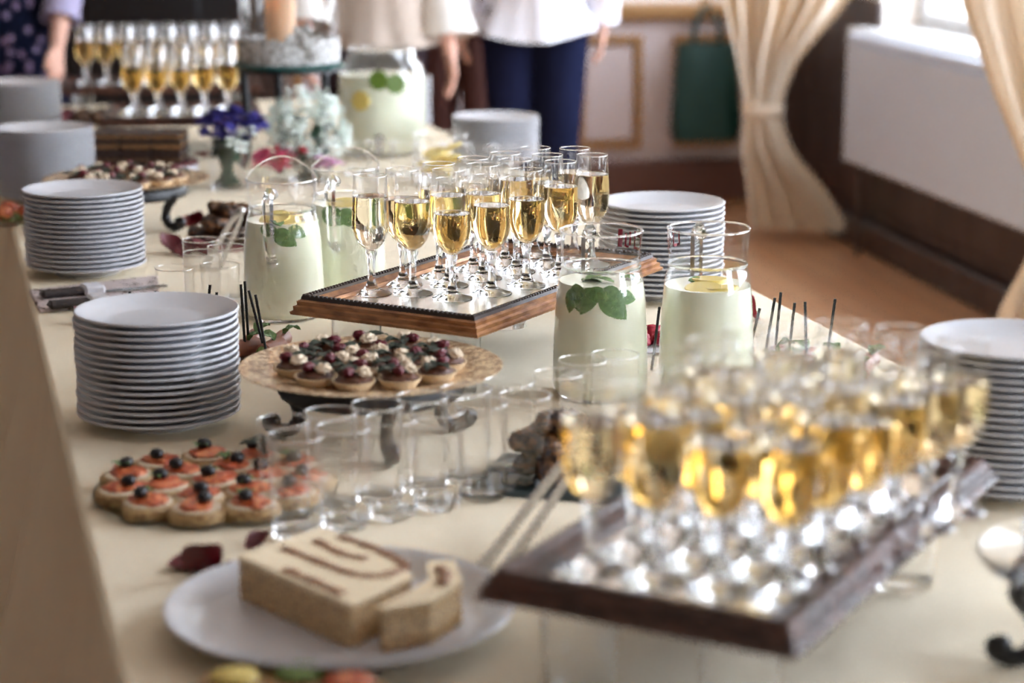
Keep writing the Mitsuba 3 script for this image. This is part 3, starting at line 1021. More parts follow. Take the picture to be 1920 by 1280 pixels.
def jug(name_label, x, y, h, lip, face, level, mint, slices, wedge=None, refracted=None, seed=0, handle=None):
    """face: direction of the spout in degrees; handle: direction of the handle."""
    t = thing('lemonade_jug', name_label, 'jug', 'glass jugs of cloudy lemonade')
    M = put(x, y, TABLE, face)
    shell, rim = jug_shell(h, lip)
    part(t, 'glass_body', ply(shell, 'thin_glass', smooth=True), M)
    part(t, 'rim', ply(tube(np.vstack([rim, rim[:2]]), 0.0014, 8, cap=False), 'clear_rim', smooth=True), M)
    part(t, 'foot', ply(lathe([(0, 0), (0.056, 0), (0.060, 0.0025), (0.0605, 0.005), (0.05, 0.0048), (0, 0.0045)], 48), 'clear_glass', smooth=40), M)
    zs = np.linspace(0.0055, level, 26)
    rr = jug_r(zs, h) - 0.0012
    rr[0] -= 0.004
    part(t, 'lemonade', ply(lathe([(0, zs[0])] + list(zip(rr, zs)) + [(0, level)], 56), 'lemonade', smooth=40), M)
    # neck ring where the glass narrows
    zn = h * 0.785
    part(t, 'neck_ring', ply(lathe([(jug_r(zn, h) + 0.0002, zn - 0.003), (jug_r(zn, h) + 0.0016, zn), (jug_r(zn, h) + 0.0002, zn + 0.003), (jug_r(zn, h) + 0.0002, zn - 0.003)], 56), 'clear_rim', smooth=True), M)
    hd = math.radians((handle if handle is not None else face + 180) - face)
    ca, sa = math.cos(hd), math.sin(hd)
    ro = float(jug_r(h * 0.88, h))
    path = bez([[ro * 0.98, 0, h * 0.92], [ro + 0.022, 0, h * 0.945], [ro + 0.036, 0, h * 0.88], [ro + 0.036, 0, h * 0.68], [ro + 0.029, 0, h * 0.5], [ro + 0.012, 0, h * 0.44]], 8)
    path = np.stack([path[:, 0] * ca - path[:, 1] * sa, path[:, 0] * sa + path[:, 1] * ca, path[:, 2]], 1)
    hm = tube(path, 0.0092, 6)
    part(t, 'handle', ply(hm, 'clear_glass', smooth=25), M)
    rnd = random.Random(seed)
    for (a, zl, tilt, roll, sc) in mint:
        # leaf lying against the inside of the glass, half in the lemonade
        r = float(jug_r(zl, h)) - 0.0026
        aa = math.radians(a - face)
        m = moved(LEAF, -0.019, 0, 0, s=1)
        m = moved(m, 0, 0, 0, rx=roll, s=sc)
        m = moved(m, 0, 0, 0, ry=90, rx=0)
        v = m.vertices
        # bend round the glass: local y is the arc, x (now down) is z
        th = math.radians(tilt)
        yy, zz, dd = v[:, 1] * math.cos(th) - v[:, 2] * math.sin(th), v[:, 1] * math.sin(th) + v[:, 2] * math.cos(th), v[:, 0]
        rad = r - np.clip(-dd, -0.0035, 0.0035) * 0.5 + 0.0012
        rad = np.array([float(q) for q in jug_r(np.clip(zl + zz, 0.01, h), h)]) - 0.0006 + np.clip(dd, -0.003, 0.0) * 0.3
        ang = aa + yy / r
        m.vertices = np.stack([rad * np.cos(ang), rad * np.sin(ang), zl + zz], 1)
        part(t, 'mint_leaf', ply(m, 'mint', smooth=True), M)
    for (a, rr_, sc, tilt) in slices:
        aa = math.radians(a - face)
        part(t, 'floating_leaf', ply(moved(LEAF, rr_ * math.cos(aa), rr_ * math.sin(aa), level + 0.003, rx=rnd.uniform(-12, 12), ry=tilt, rz=rnd.uniform(0, 360), s=sc), 'mint', smooth=True), M)
    for (a, rr_, zz, rx_) in (wedge or []):
        aa = math.radians(a - face)
        lm = part(t, 'lemon_slice', ply(moved(SLICE, rr_ * math.cos(aa), rr_ * math.sin(aa), zz, rx=rx_, rz=a - face + 90), 'lemon', smooth=40), M)
    if refracted:  # painted refraction of red petals, laid on the glass as thin bars
        a0, z0_, w, hh = refracted
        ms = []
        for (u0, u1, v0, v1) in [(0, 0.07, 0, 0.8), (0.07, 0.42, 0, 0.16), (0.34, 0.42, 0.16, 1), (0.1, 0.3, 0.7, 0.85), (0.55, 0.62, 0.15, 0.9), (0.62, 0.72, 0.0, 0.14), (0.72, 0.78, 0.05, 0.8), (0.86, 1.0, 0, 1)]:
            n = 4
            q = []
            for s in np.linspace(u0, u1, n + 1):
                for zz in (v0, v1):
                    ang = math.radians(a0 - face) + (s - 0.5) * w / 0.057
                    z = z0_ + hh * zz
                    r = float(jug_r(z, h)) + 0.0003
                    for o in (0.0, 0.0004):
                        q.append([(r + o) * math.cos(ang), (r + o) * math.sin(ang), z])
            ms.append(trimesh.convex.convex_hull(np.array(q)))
        part(t, 'red_print', ply(join(*ms), 'red_print'), M, label='refraction of red petals painted on the glass')
    return t


# angle convention: 270 degrees faces the camera
x, y = (0.127, 2.917)
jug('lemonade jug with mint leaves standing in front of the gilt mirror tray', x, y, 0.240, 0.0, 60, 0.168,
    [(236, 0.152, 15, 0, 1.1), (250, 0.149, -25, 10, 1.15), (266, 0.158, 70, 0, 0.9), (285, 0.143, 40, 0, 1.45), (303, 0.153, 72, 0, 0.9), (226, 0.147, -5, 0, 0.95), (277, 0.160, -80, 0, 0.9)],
    [(200, 0.03, 0.9, 8), (300, 0.035, 0.95, -6), (90, 0.02, 0.8, 4), (20, 0.03, 0.8, 4)], refracted=(38, 0.207, 0.05, 0.026), seed=1, handle=100)
x, y = (0.281, 2.933)
jug('lemonade jug with pale lemon slices afloat, standing right of the mint jug', x, y, 0.240, 0.0, 40, 0.158, [], [(150, 0.03, 0.8, 4)], wedge=[(255, 0.034, 0.155, 8), (300, 0.03, 0.154, -6), (80, 0.025, 0.1565, 3)], refracted=(150, 0.207, 0.04, 0.026), seed=2, handle=95)
x, y = (-0.386, 3.454)
jug('lemonade jug with raised lip and near-side handle, left of the gilt tray', x, y, 0.235, 0.030, 95, 0.166, [(280, 0.144, 55, 0, 1.2), (256, 0.157, 80, 0, 0.9), (300, 0.153, 60, 0, 0.9)], [(250, 0.03, 1.0, 5), (20, 0.03, 0.9, 5)],
    wedge=[(285, 0.027, 0.1655, 12), (240, 0.02, 0.167, 20)], seed=3, handle=262)
x, y = (-0.290, 3.597)
jug('lemonade jug half hidden behind the flutes, right of the raised lip jug', x, y, 0.235, 0.026, 80, 0.172, [(255, 0.156, 70, 0, 1.4), (280, 0.154, 60, 0, 1.2)], [(250, 0.03, 1.0, 5)], wedge=[(270, 0.028, 0.1715, 10)], seed=4, handle=258)

for twf, la, lb, where in FAR_SUP:
    supports(twf, la, lb, 0.838, tumbler_set(0.03, 0.036, 0.087, 20), 'the ' + where)

# ------------------------------------------------------------------ stands
def iron_stand(label, x, y, h, ring_r, phis, curl_in=True, seed=0):
    t = thing('iron_stand', label, 'stand', 'low black wrought iron food stands')
    M = put(x, y, TABLE)
    prof = [(ring_r - 0.012, h - 0.012), (ring_r + 0.006, h - 0.012), (ring_r + 0.010, h - 0.004), (ring_r + 0.006, h + 0.010), (ring_r - 0.008, h + 0.012), (ring_r - 0.014, h + 0.004), (ring_r - 0.012, h - 0.012)]
    m = lathe(prof, 56, closed=True)
    part(t, 'ring', ply(m, 'black_iron', smooth=50), M)
    for ph in phis:
        # an S-shaped leg that ends in an upturned scroll foot
        pr = bez([[ring_r + 0.004, h], [ring_r + 0.002, h * 0.86], [ring_r - 0.012, h * 0.62], [ring_r - 0.017, h * 0.38], [ring_r - 0.013, 0.019], [ring_r - 0.004, 0.0105], [ring_r + 0.012, 0.0098], [ring_r + 0.024, 0.0145], [ring_r + 0.026, 0.022], [ring_r + 0.020, 0.023]], 6)
        c, s = math.cos(math.radians(ph)), math.sin(math.radians(ph))
        pts = np.stack([pr[:, 0] * c, pr[:, 0] * s, pr[:, 1]], 1)
        n = len(pts)
        u = np.linspace(0, 1, n)
        rad = 0.0085 + 0.0035 * np.exp(-((u - 0.02) / 0.12) ** 2) + 0.0016 * np.abs(np.sin(u * 22)) * np.exp(-((u - 0.4) / 0.2) ** 2)
        part(t, 'leg', ply(tube(pts, rad, 10), 'black_iron', smooth=True), M)
        part(t, 'scroll', ply(moved(blob(0.0105, seed + ph, 0.06, 2), (ring_r + 0.019) * c, (ring_r + 0.019) * s, 0.0215), 'black_iron', smooth=True), M)
    return t


def dish(name, label, x, y, z, r, mat, rise=0.010, foot=0.6, thick=0.0025, group=None, cat='platter'):
    prof = [(0, 0.0), (r * foot, 0.0), (r * (foot + 0.12), rise * 0.35), (r * 0.985, rise), (r, rise + thick * 0.6), (r * 0.99, rise + thick), (r * (foot + 0.08), rise * 0.35 + thick), (r * (foot - 0.04), thick), (0, thick)]
    return solo(name, ply(lathe(prof, 72), mat, smooth=40), label, cat, group, put(x, y, z))


SX, SY = -0.186, 2.668
iron_stand('low black wrought iron stand under the gold lace platter of canapes', SX, SY, 0.078, 0.115, (172, 285, 22))
dish('gold_platter', 'round gold lace patterned platter of canapes on a black iron stand', SX, SY, TABLE + 0.0895, 0.174, 'gold_lace', 0.012)
PZ = TABLE + 0.0895 + 0.0026

# canape parts
def disc_poly(r, n=22, seed=0, amp=0.06, ex=1.0):
    a = np.arange(n) * 2 * PI / n
    k = 1 + amp * np.sin(3 * a + seed) + amp * 0.6 * np.sin(5 * a + 2.1 * seed)
    return np.stack([r * k * np.cos(a) * ex, r * k * np.sin(a)], 1)


SHELLS = [ply(lathe([(0, 0), (0.020, 0), (0.0275, 0.010), (0.0285, 0.0125), (0.0265, 0.0125), (0.0245, 0.0105), (0, 0.0095)], 26), 'tart_shell', smooth=40)]
FILL = [ply(moved(blob(0.0225, 3 + k, 0.22, 3, (1, 1, 0.33), 2.5), 0, 0, 0.0125), 'pate', smooth=True) for k in range(3)]
BERRY = [ply(moved(blob(0.0078, 20 + k, 0.4, 3, (1.15, 0.9, 0.75), 3), 0, 0, 0), 'beet', smooth=True) for k in range(3)]
FETA = [ply(moved(blob(0.0095, 40 + k, 0.5, 3, (1.2, 1, 0.7), 3), 0, 0, 0), 'cream', smooth=30) for k in range(3)]
HERB = [ply(moved(join(leaf_mesh(0.026, 0.009, 0.4, 0.3, 7, 0.5, seed=k), moved(leaf_mesh(0.022, 0.008, 0.5, 0.3, 7, 0.5, seed=k + 3), rz=75), moved(leaf_mesh(0.018, 0.007, 0.7, 0.3, 7, 0.5, seed=k + 5), rz=200))), 'leaf_dark', smooth=True) for k in range(3)]


def canape(x, y, z, label, group, seed, rot):
    rnd = random.Random(seed)
    t = thing('canape', label, 'canape', group)
    part(t, 'tart_shell', SHELLS[0], put(x, y, z, rot))
    part(t, 'filling', FILL[seed % 3], put(x, y, z, rot))
    c, s = math.cos(math.radians(rot)), math.sin(math.radians(rot))

    def at(u, v, w):
        return (x + c * u - s * v, y + s * u + c * v, z + w)
    part(t, 'beet_piece', BERRY[seed % 3], put(*at(0.009, 0.004, 0.0245), rot + 40), label='dark red topping')
    part(t, 'cheese_piece', FETA[(seed + 1) % 3], put(*at(-0.010, 0.007, 0.0225), rot + 80), label='white cheese crumb')
    part(t, 'herb_leaf', HERB[seed % 3], put(*at(0.0, -0.008, 0.0205), rot + 250, 1.1), label='dark green leaf')


spots = []
for rr_, n, off in ((0.0, 1, 0), (0.052, 6, 10), (0.101, 11, 0)):
    for k in range(n):
        a = math.radians(off + 360 / n * k)
        spots.append((rr_ * math.cos(a), rr_ * math.sin(a)))
order = ['nearest the camera'] + [f'{ORD[k]} clockwise from the nearest' for k in range(2, 12)]
rnd = random.Random(3)
for i, (a, b) in enumerate(spots):
    if i == 0:
        lab = 'pate tartlet with beet and herb in the middle of the gold platter'
    else:
        n = 6 if i < 7 else 11
        base = 1 if i < 7 else 7
        ang = math.degrees(math.atan2(b, a))
        k = int(round(((270 - ang) % 360) / (360 / n))) % n
        lab = f'pate tartlet in the {"inner" if i < 7 else "outer"} ring of the gold platter, {order[k]}'
    canape(SX + a + rnd.uniform(-.003, .003), SY + b + rnd.uniform(-.003, .003), PZ + (0.0005 if math.hypot(a, b) < 0.09 else 0.0032), lab, 'tartlets on the gold platter', i, rnd.uniform(0, 360))

# a second such platter further back
S2X, S2Y = -0.815, 4.36
iron_stand('low black wrought iron stand beneath the far platter, behind the second plate stack', S2X, S2Y, 0.078, 0.120, (165, 330, 265))
dish('gold_platter', 'gold lace platter of dark canapes on iron legs, behind the second plate stack', S2X, S2Y, TABLE + 0.0895, 0.175, 'gold_lace', 0.012)
rnd = random.Random(4)
for i, (a, b) in enumerate(spots[1:]):
    n, ang = (6, math.degrees(math.atan2(b, a))) if i < 6 else (11, math.degrees(math.atan2(b, a)))
    k = int(round(((270 - ang) % 360) / (360 / n))) % n
    canape(S2X + a + rnd.uniform(-.003, .003), S2Y + b + rnd.uniform(-.003, .003), PZ + (0.0005 if i < 6 else 0.0032), f'dark tartlet on the far gold platter, {"inner" if i < 6 else "outer"} ring, {order[k]}', 'tartlets on the far gold platter', i, rnd.uniform(0, 360))

# wafer cake on its footed stand
WX, WY = -0.875, 4.87
st = thing('cake_stand', 'white footed cake stand under the brown wafer cake', 'stand')
part(st, 'foot', ply(lathe([(0, 0), (0.075, 0), (0.08, 0.004), (0.05, 0.010), (0.024, 0.02), (0.022, 0.04), (0.03, 0.056), (0, 0.056)], 40), 'porcelain', smooth=40), put(WX, WY, TABLE))
part(st, 'plate', ply(lathe([(0, 0), (0.128, 0.0), (0.131, -0.03), (0.134, -0.03), (0.136, 0.004), (0.13, 0.008), (0, 0.006)], 56), 'porcelain', smooth=40), put(WX, WY, TABLE + 0.056))
solo('wine_red_napkin', ply(prism(disc_poly(0.130, 40, 1.0, 0.03), 0.004), 'beet'), 'dark red round napkin under the brown wafer cake', 'napkin', None, put(WX, WY, TABLE + 0.065))
k = 0
for gx in range(3):
    for gy in range(2):
        for gz in range(2):
            w = ply(join(*[box(0.068, 0.060, 0.0052, (0, 0, 0.003 + q * 0.0058), 0.001) for q in range(6)]), 'wafer') if k == 0 else w
            sx = ['left', 'middle', 'right'][gx]
            solo('wafer_cake_piece', w, f'brown layered wafer cake piece, {sx} {"front" if gy == 0 else "back"} of its pile, {"lower" if gz == 0 else "upper"} tier', 'cake', 'wafer cake pieces on the stand',
                 put(WX - 0.072 + gx * 0.072, WY - 0.032 + gy * 0.065, TABLE + 0.0695 + gz * 0.0355, random.Random(k).uniform(-1.5, 1.5)))
            k += 1

# salmon canapes on a glass plate at the left front
GX, GY = (-0.359, 2.420)
dish('glass_plate', 'flat clear glass plate under the salmon and olive canapes', GX, GY, TABLE, 0.148, 'plate_glass', 0.006, 0.75, 0.004, cat='plate')
BREAD = [ply(prism(disc_poly(0.034, 24, k, 0.05, 1.0), 0.0135, 0, 0.003), 'bread', smooth=35) for k in range(3)]
SAL = [ply(moved(blob(0.024, 60 + k, 0.5, 3, (1.05, 0.8, 0.24), 1.8), 0, 0, 0.0165), 'salmon', smooth=True) for k in range(4)]
CHEESE = ply(lathe([(0, 0), (0.028, 0), (0.029, 0.0012), (0.026, 0.0028), (0, 0.0032)], 22), 'cream', smooth=40)
OLIVE = ply(join(moved(blob(0.0085, 1, 0.05, 2, (1.15, 1, 0.85)))), 'olive', smooth=True)
DILL = [ply(join(*[moved(leaf_mesh(0.016, 0.0035, 0.8, 0.2, 5), rz=q * 70 + k * 20, ry=-25) for q in range(5)]), 'mint', smooth=True) for k in range(2)]
rnd = random.Random(9)
sp2 = [(0.0, 0.0)]
for rr_, n, off in ((0.062, 6, 20), (0.112, 11, 5)):
    for q in range(n):
        a = math.radians(off + 360 / n * q)
        sp2.append((rr_ * math.cos(a), rr_ * math.sin(a)))
for i, (a, b) in enumerate(sp2):
    if i == 0:
        lab = 'salmon and olive bread canape in the middle of the glass plate'
    else:
        n = 6 if i < 7 else 11
        ang = math.degrees(math.atan2(b, a))
        k = int(round(((270 - ang) % 360) / (360 / n))) % n
        lab = f'salmon canape in the {"inner" if i < 7 else "outer"} ring of the glass plate, {order[k]}'
    t = thing('salmon_canape', lab, 'canape', 'salmon canapes on the glass plate')
    x, y, rot = GX + a, GY + b, rnd.uniform(0, 360)
    z = TABLE + (0.0042 if i < 7 else 0.0055)
    part(t, 'bread', BREAD[i % 3], put(x, y, z, rot))
    part(t, 'cream_cheese', CHEESE, put(x, y, z + 0.0132, rot))
    part(t, 'salmon', SAL[i % 4], put(x, y, z, rot + 30), label='orange salmon slice')
    part(t, 'olive', OLIVE, put(x + 0.009 * math.cos(rot), y + 0.009 * math.sin(rot), z + 0.0265, rot), label='black olive')
    if i % 2 == 0:
        part(t, 'dill', DILL[i % 4 // 2], put(x - 0.008, y + 0.006, z + 0.021, rot))
bl = thing('basil_sprig', 'dark green basil sprig lying on top of the salmon canapes', 'herb')
for q in range(4):
    part(bl, 'leaf', ply(moved(leaf_mesh(0.034, 0.014, 0.7, 0.3, 9, 0.5, seed=q), rz=q * 90 + 20, ry=-28), 'leaf_dark', smooth=True), put(GX + 0.050, GY + 0.078, TABLE + 0.030))
part(bl, 'stem', ply(tube([[0, 0, 0], [0.01, 0.006, 0.004], [0.022, 0.008, 0.0]], 0.0014, 6), 'leaf_dark'), put(GX + 0.050, GY + 0.078, TABLE + 0.030))

# another plate just peeping in at the bottom edge
BX, BY = (-0.208, 1.725)
dish('glass_plate', 'clear glass plate of appetizers mostly below the bottom edge', BX, BY, TABLE, 0.11, 'clear_glass', 0.006, 0.75, 0.003, cat='plate')
for q, (a, b, mt, lb) in enumerate([(-0.045, 0.062, 'bread', 'yellowish bread canape peeping in at the bottom edge, left one'), (0.012, 0.072, 'bread', 'bread canape with green leaf at the bottom edge, middle one'), (0.060, 0.05, 'salmon', 'orange topped canape at the bottom edge, right one')]):
    t = thing('bread_canape', lb, 'canape', 'canapes at the bottom edge')
    part(t, 'bread', BREAD[q], put(BX + a, BY + b, TABLE + 0.0042))
    part(t, 'topping', ply(moved(blob(0.023, 80 + q, 0.25, 2, (1, 0.9, 0.3), 2), 0, 0, 0.017), ('lemon', 'lettuce', 'salmon')[q], smooth=True), put(BX + a, BY + b, TABLE + 0.0042))

# layer cake on the near white plate
PX, PY = (-0.171, 1.964)
prof = [(0, 0.004), (0.09, 0.004), (0.095, 0.0), (0.101, 0.0), (0.105, 0.004), (0.138, 0.009), (0.160, 0.0235), (0.1735, 0.0265), (0.175, 0.0285), (0.173, 0.0300), (0.159, 0.0270), (0.141, 0.0125), (0.136, 0.0096), (0.1, 0.0095), (0, 0.0095)]
solo('cake_plate', ply(lathe(prof, 80), 'porcelain', smooth=40), 'wide white porcelain plate carrying the blurred layer cake in the foreground', 'plate', None, put(PX, PY, TABLE))
CZ = TABLE + 0.0100


def cake_slice(label, poly, drips, seed):
    t = thing('layer_cake_slice', label, 'cake', 'layer cake slices on the near plate')
    poly = sg.Polygon(poly).buffer(-0.004).buffer(0.004, 4)
    z, n = 0.0, 5
    hs, hc = 0.0062, 0.0024
    rnd = random.Random(seed)
    for k in range(n):
        part(t, 'sponge_layer', ply(prism(poly.buffer(rnd.uniform(-0.0006, 0.0004)), hs), 'sponge'), put(0, 0, CZ + z))
        z += hs
        if k < n - 1:
            part(t, 'cream_layer', ply(prism(poly.buffer(-0.0008), hc), 'cake_cream'), put(0, 0, CZ + z))
            z += hc
    part(t, 'cream_topping', ply(prism(poly.buffer(0.0012), 0.0055, 0, 0.0022), 'cake_cream', smooth=40), put(0, 0, CZ + z))
    z += 0.0052
    ms = []
    for d in drips:
        pts = bez([[a, b, 0.0] for a, b in d], 8)
        ms.append(tube(pts, 0.0062 * (1 + 0.12 * np.sin(np.arange(len(pts)))), 8))
    m = join(*ms)
    m.vertices[:, 2] *= 0.45
    part(t, 'caramel_drizzle', ply(m, 'caramel', smooth=True), put(0, 0, CZ + z))


cake_slice('large layer cake slice with caramel drizzle, left one on the near plate',
           [(-0.281, 2.028), (-0.155, 1.883), (-0.100, 1.969), (-0.131, 2.048), (-0.205, 2.123)],
           [[(-0.236, 2.049), (-0.195, 2.005), (-0.159, 1.969), (-0.130, 1.963), (-0.108, 1.986)],
            [(-0.205, 2.074), (-0.175, 2.032), (-0.148, 2.015)],
            [(-0.227, 1.982), (-0.195, 1.947), (-0.164, 1.910)],
            [(-0.181, 2.088), (-0.149, 2.056), (-0.122, 2.022), (-0.106, 1.992)]], 1)
cake_slice('layer cake slice standing apart, right one on the near plate',
           [(-0.132, 1.871), (-0.079, 1.897), (-0.050, 1.956), (-0.059, 2.018), (-0.086, 2.014), (-0.082, 1.956)],
           [[(-0.073, 1.989), (-0.066, 1.969), (-0.069, 1.941)]], 2)


# dark brushwood pastries with serving tongs
_seen = {}


def stick_pile(label_fmt, group, x, y, z, n, seed, spread, mat='brown_pastry', size=1.0):
    rnd = random.Random(seed)
    for i in range(n):
        lvl = 0 if i < n * 0.45 else (1 if i < n * 0.8 else 2)
        rr_ = spread * (1 - 0.30 * lvl) * math.sqrt(rnd.random())
        a = rnd.uniform(0, 2 * PI)
        L = rnd.uniform(0.035, 0.055) * size
        pts = bez([[-L / 2, 0, 0], [-L / 6, rnd.uniform(-.006, .006), rnd.uniform(0, .008)], [L / 6, rnd.uniform(-.006, .006), rnd.uniform(-.004, .006)], [L / 2, 0, 0]], 4)
        m = tube(pts, np.array([0.006] + [rnd.uniform(0.008, 0.0115) for _ in range(len(pts) - 2)] + [0.006]) * size, 8)
        M = T().translate([x + rr_ * math.cos(a), y + rr_ * math.sin(a), z + 0.011 * size + lvl * 0.018 * size]).rotate([0, 0, 1], rnd.uniform(0, 360)).rotate([0, 1, 0], rnd.uniform(-14, 14) * (1 if lvl else 0.3))
        tier = ['bottom', 'middle', 'top'][lvl]
        where = f'{"near" if math.sin(a) < 0 else "far"} {"left" if math.cos(a) < 0 else "right"}'
        lab = label_fmt + f', {tier} layer, {where} side'
        _seen[lab] = _seen.get(lab, 0) + 1
        if _seen[lab] > 1:
            lab += f', {ORD[_seen[lab]]} one'
        solo('brown_pastry_stick', ply(m, mat, smooth=True), lab, 'pastry', group, M)


NPX, NPY = (0.067, 2.478)
sq = sg.box(-0.095, -0.075, 0.095, 0.075).buffer(0.008)
solo('slate_plate', ply(prism(sq, 0.008, 0, 0.003), 'dark_glass'), 'dark rectangular plate under the near brown pastries, behind the tongs', 'plate', None, put(NPX, NPY, TABLE, -14))
stick_pile('dark brown pastry stick by the near tongs', 'pastry sticks beside the near tongs', NPX - 0.01, NPY + 0.01, TABLE + 0.008, 22, 5, 0.058, size=1.35)
FPX, FPY = (-0.570, 4.152)
solo('dark_red_napkin', ply(prism(disc_poly(0.105, 36, 2.0, 0.06), 0.006, 0, 0.002), 'beet'), 'dark red napkin under the golden brown pastries behind the tumblers', 'napkin', None, put(FPX, FPY, TABLE))
stick_pile('golden brown pastry stick behind the tumblers', 'pastry sticks behind the tumblers', FPX, FPY + 0.02, TABLE + 0.006, 24, 6, 0.07, size=1.25)


def tongs(label, p0, p1, gap0, gap1, group='serving tongs'):
    """p0: the hinge end, p1: between the two tips."""
    p0, p1 = np.array(p0, float), np.array(p1, float)
    d = (p1 - p0) / np.linalg.norm(p1 - p0)
    sd = np.cross(d, [0, 0, 1.0])
    sd /= np.linalg.norm(sd)
    t = thing('serving_tongs', label, 'tongs', group)
    L = np.linalg.norm(p1 - p0)
    for s in (-1, 1):
        pts = bez([p0 + sd * s * gap0 * 0.3, p0 + d * L * 0.12 + sd * s * gap0, p0 + d * L * 0.55 + sd * s * (gap0 + gap1) * 0.55, p1 + sd * s * gap1], 8)
        up = np.array([0, 0, 0.0012])
        n = len(pts)
        u = np.linspace(0, 1, n)
        w = 0.0078 + 0.004 * np.exp(-((u - 1) / 0.12) ** 2)
        tang = np.gradient(pts, axis=0)
        tang /= np.linalg.norm(tang, axis=1, keepdims=True)
        wd = np.cross(tang, sd)
        v = np.concatenate([np.stack([pts[i] + wd[i] * w[i] + sd * 0.001, pts[i] - wd[i] * w[i] + sd * 0.001, pts[i] - wd[i] * w[i] - sd * 0.001, pts[i] + wd[i] * w[i] - sd * 0.001]) for i in range(n)])
        f = [[i * 4 + k, i * 4 + (k + 1) % 4, (i + 1) * 4 + (k + 1) % 4, (i + 1) * 4 + k] for i in range(n - 1) for k in range(4)] + [[0, 1, 2, 3], [n * 4 - 1, n * 4 - 2, n * 4 - 3, n * 4 - 4]]
        part(t, 'arm', ply(tri(v, f), 'silver', smooth=30))
    part(t, 'hinge', ply(moved(blob(0.009, 2, 0.02, 2, (1, 1, 1)), *p0), 'silver', smooth=True))


a, b = (0.077, 2.305), (-0.027, 2.092)
tongs('steel serving tongs leaning from the near brown pastries onto the cloth', [a[0], a[1], 0.838], [b[0], b[1], 0.758], 0.008, 0.013)
a, b = (-0.532, 4.039), (-0.566, 3.862)
tongs('shiny steel serving tongs leaning on the golden pastries behind the tumblers', [a[0], a[1], 0.835], [b[0], b[1], 0.758], 0.007, 0.014)


# rolls on a glass platter with black cocktail straws
def roll_platter(x, y, rot, w, d, n, seed, where, grp, straws):
    rnd = random.Random(seed)
    dm = sg.box(-w / 2, -d / 2, w / 2, d / 2).buffer(0.015)
    solo('serving_platter', ply(prism(dm, 0.006, 0, 0.002), 'clear_glass', smooth=35), f'clear glass rectangular platter of rolls {where}', 'platter', None, put(x, y, TABLE, rot))
    c, s = math.cos(math.radians(rot)), math.sin(math.radians(rot))
    for i in range(n):
        u, v = (i % (n // 2) + 0.5) / (n // 2) * w - w / 2, (-0.25 if i < n // 2 else 0.25) * d * 1.2
        px_, py_ = x + c * u - s * v, y + s * u + c * v
        t = thing('ham_roll', f'ham roll with lettuce, {ORD[i % (n // 2) + 1]} from left, {"front" if i < n // 2 else "back"} row, {where}', 'appetizer', grp)
        M = put(px_, py_, TABLE + 0.0065, rot + rnd.uniform(60, 120))
        m = lathe([(0, -0.029), (0.0105, -0.029), (0.0132, -0.026), (0.0138, 0), (0.0132, 0.026), (0.0105, 0.029), (0, 0.029)], 16)
        m = moved(m, 0, 0, 0.0138, ry=90)
        part(t, 'ham', ply(m, 'ham', smooth=40), M)
        for q in (-1, 1):
            part(t, 'filling', ply(moved(blob(0.0095, i + q + 1, 0.3, 2, (1.1, 1, 1), 3), 0.029 * q, 0, 0.0138), 'lettuce', smooth=True), M)
        part(t, 'leaf', ply(join(*[moved(leaf_mesh(0.030, 0.013, 0.5, 0.4, 7, 0.9, seed=i), 0.002, -0.004, 0.025, rz=rnd.uniform(0, 360), ry=-20)]), 'mint', smooth=True), M)
    return


STRAW = lathe([(0, 0), (0.0021, 0), (0.0021, 0.098), (0, 0.098)], 10)
STRAW_P = ply(STRAW, 'straw_black', smooth=40)


def straw(xb, yb, zb, lean, az, L, label, grp):
    M = T().translate([xb, yb, zb]).rotate([0, 0, 1], az).rotate([0, 1, 0], lean).scale([1, 1, L / 0.098])
    solo('cocktail_straw', STRAW_P, label, 'straw', grp, M)


RX, RY = (-0.453, 3.158)
roll_platter(RX, RY, -8, 0.22, 0.085, 10, 3, 'behind the near plate stack', 'rolls behind the near plate stack', None)
SPOTS = [(-0.585, 3.104), (-0.540, 3.119), (-0.520, 3.097), (-0.477, 3.149), (-0.459, 3.119), (-0.438, 3.104), (-0.407, 3.134), (-0.411, 3.119), (-0.380, 3.104), (-0.373, 3.075)]
for k, ((a, b), (ln, az, L)) in enumerate(zip(SPOTS, [(2, 0, .088), (-4, 0, .086), (3, 60, .08), (7, 0, .09), (5, 0, .084), (-5, 20, .078), (-2, 0, .098), (-2, 0, .096), (-13, 0, .092), (-9, 0, .09)])):
    straw(a, b, 0.775, ln, az, L, f'black cocktail straw behind the near plate stack, {ORD[k + 1]} from the left' if k < 6 else f'black cocktail straw right of the near plate stack, {ORD[k - 5]} from the left', 'straws in the rolls behind the near plate stack')

R2X, R2Y = (0.432, 3.034)
roll_platter(R2X, R2Y, -20, 0.24, 0.085, 10, 8, 'right of the jugs', 'rolls behind the near flutes', None)
for k, ((a, b), (ln, az, L)) in enumerate(zip([(0.355, 3.050), (0.389, 3.104), (0.403, 3.104), (0.416, 3.050), (0.441, 3.032), (0.471, 3.032), (0.211, 3.054)],
                                       [(12, 0, .078), (8, 0, .082), (4, 0, .09), (5, 0, .085), (-3, 0, .09), (6, 0, .095), (6, 0, .098)])):
    straw(a, b, 0.772 if k < 6 else 0.752, ln, az, L, f'black cocktail straw right of the jugs, {ORD[k + 1]} from the left' if k < 6 else 'single black cocktail straw between the two right jugs', 'straws right of the jugs')

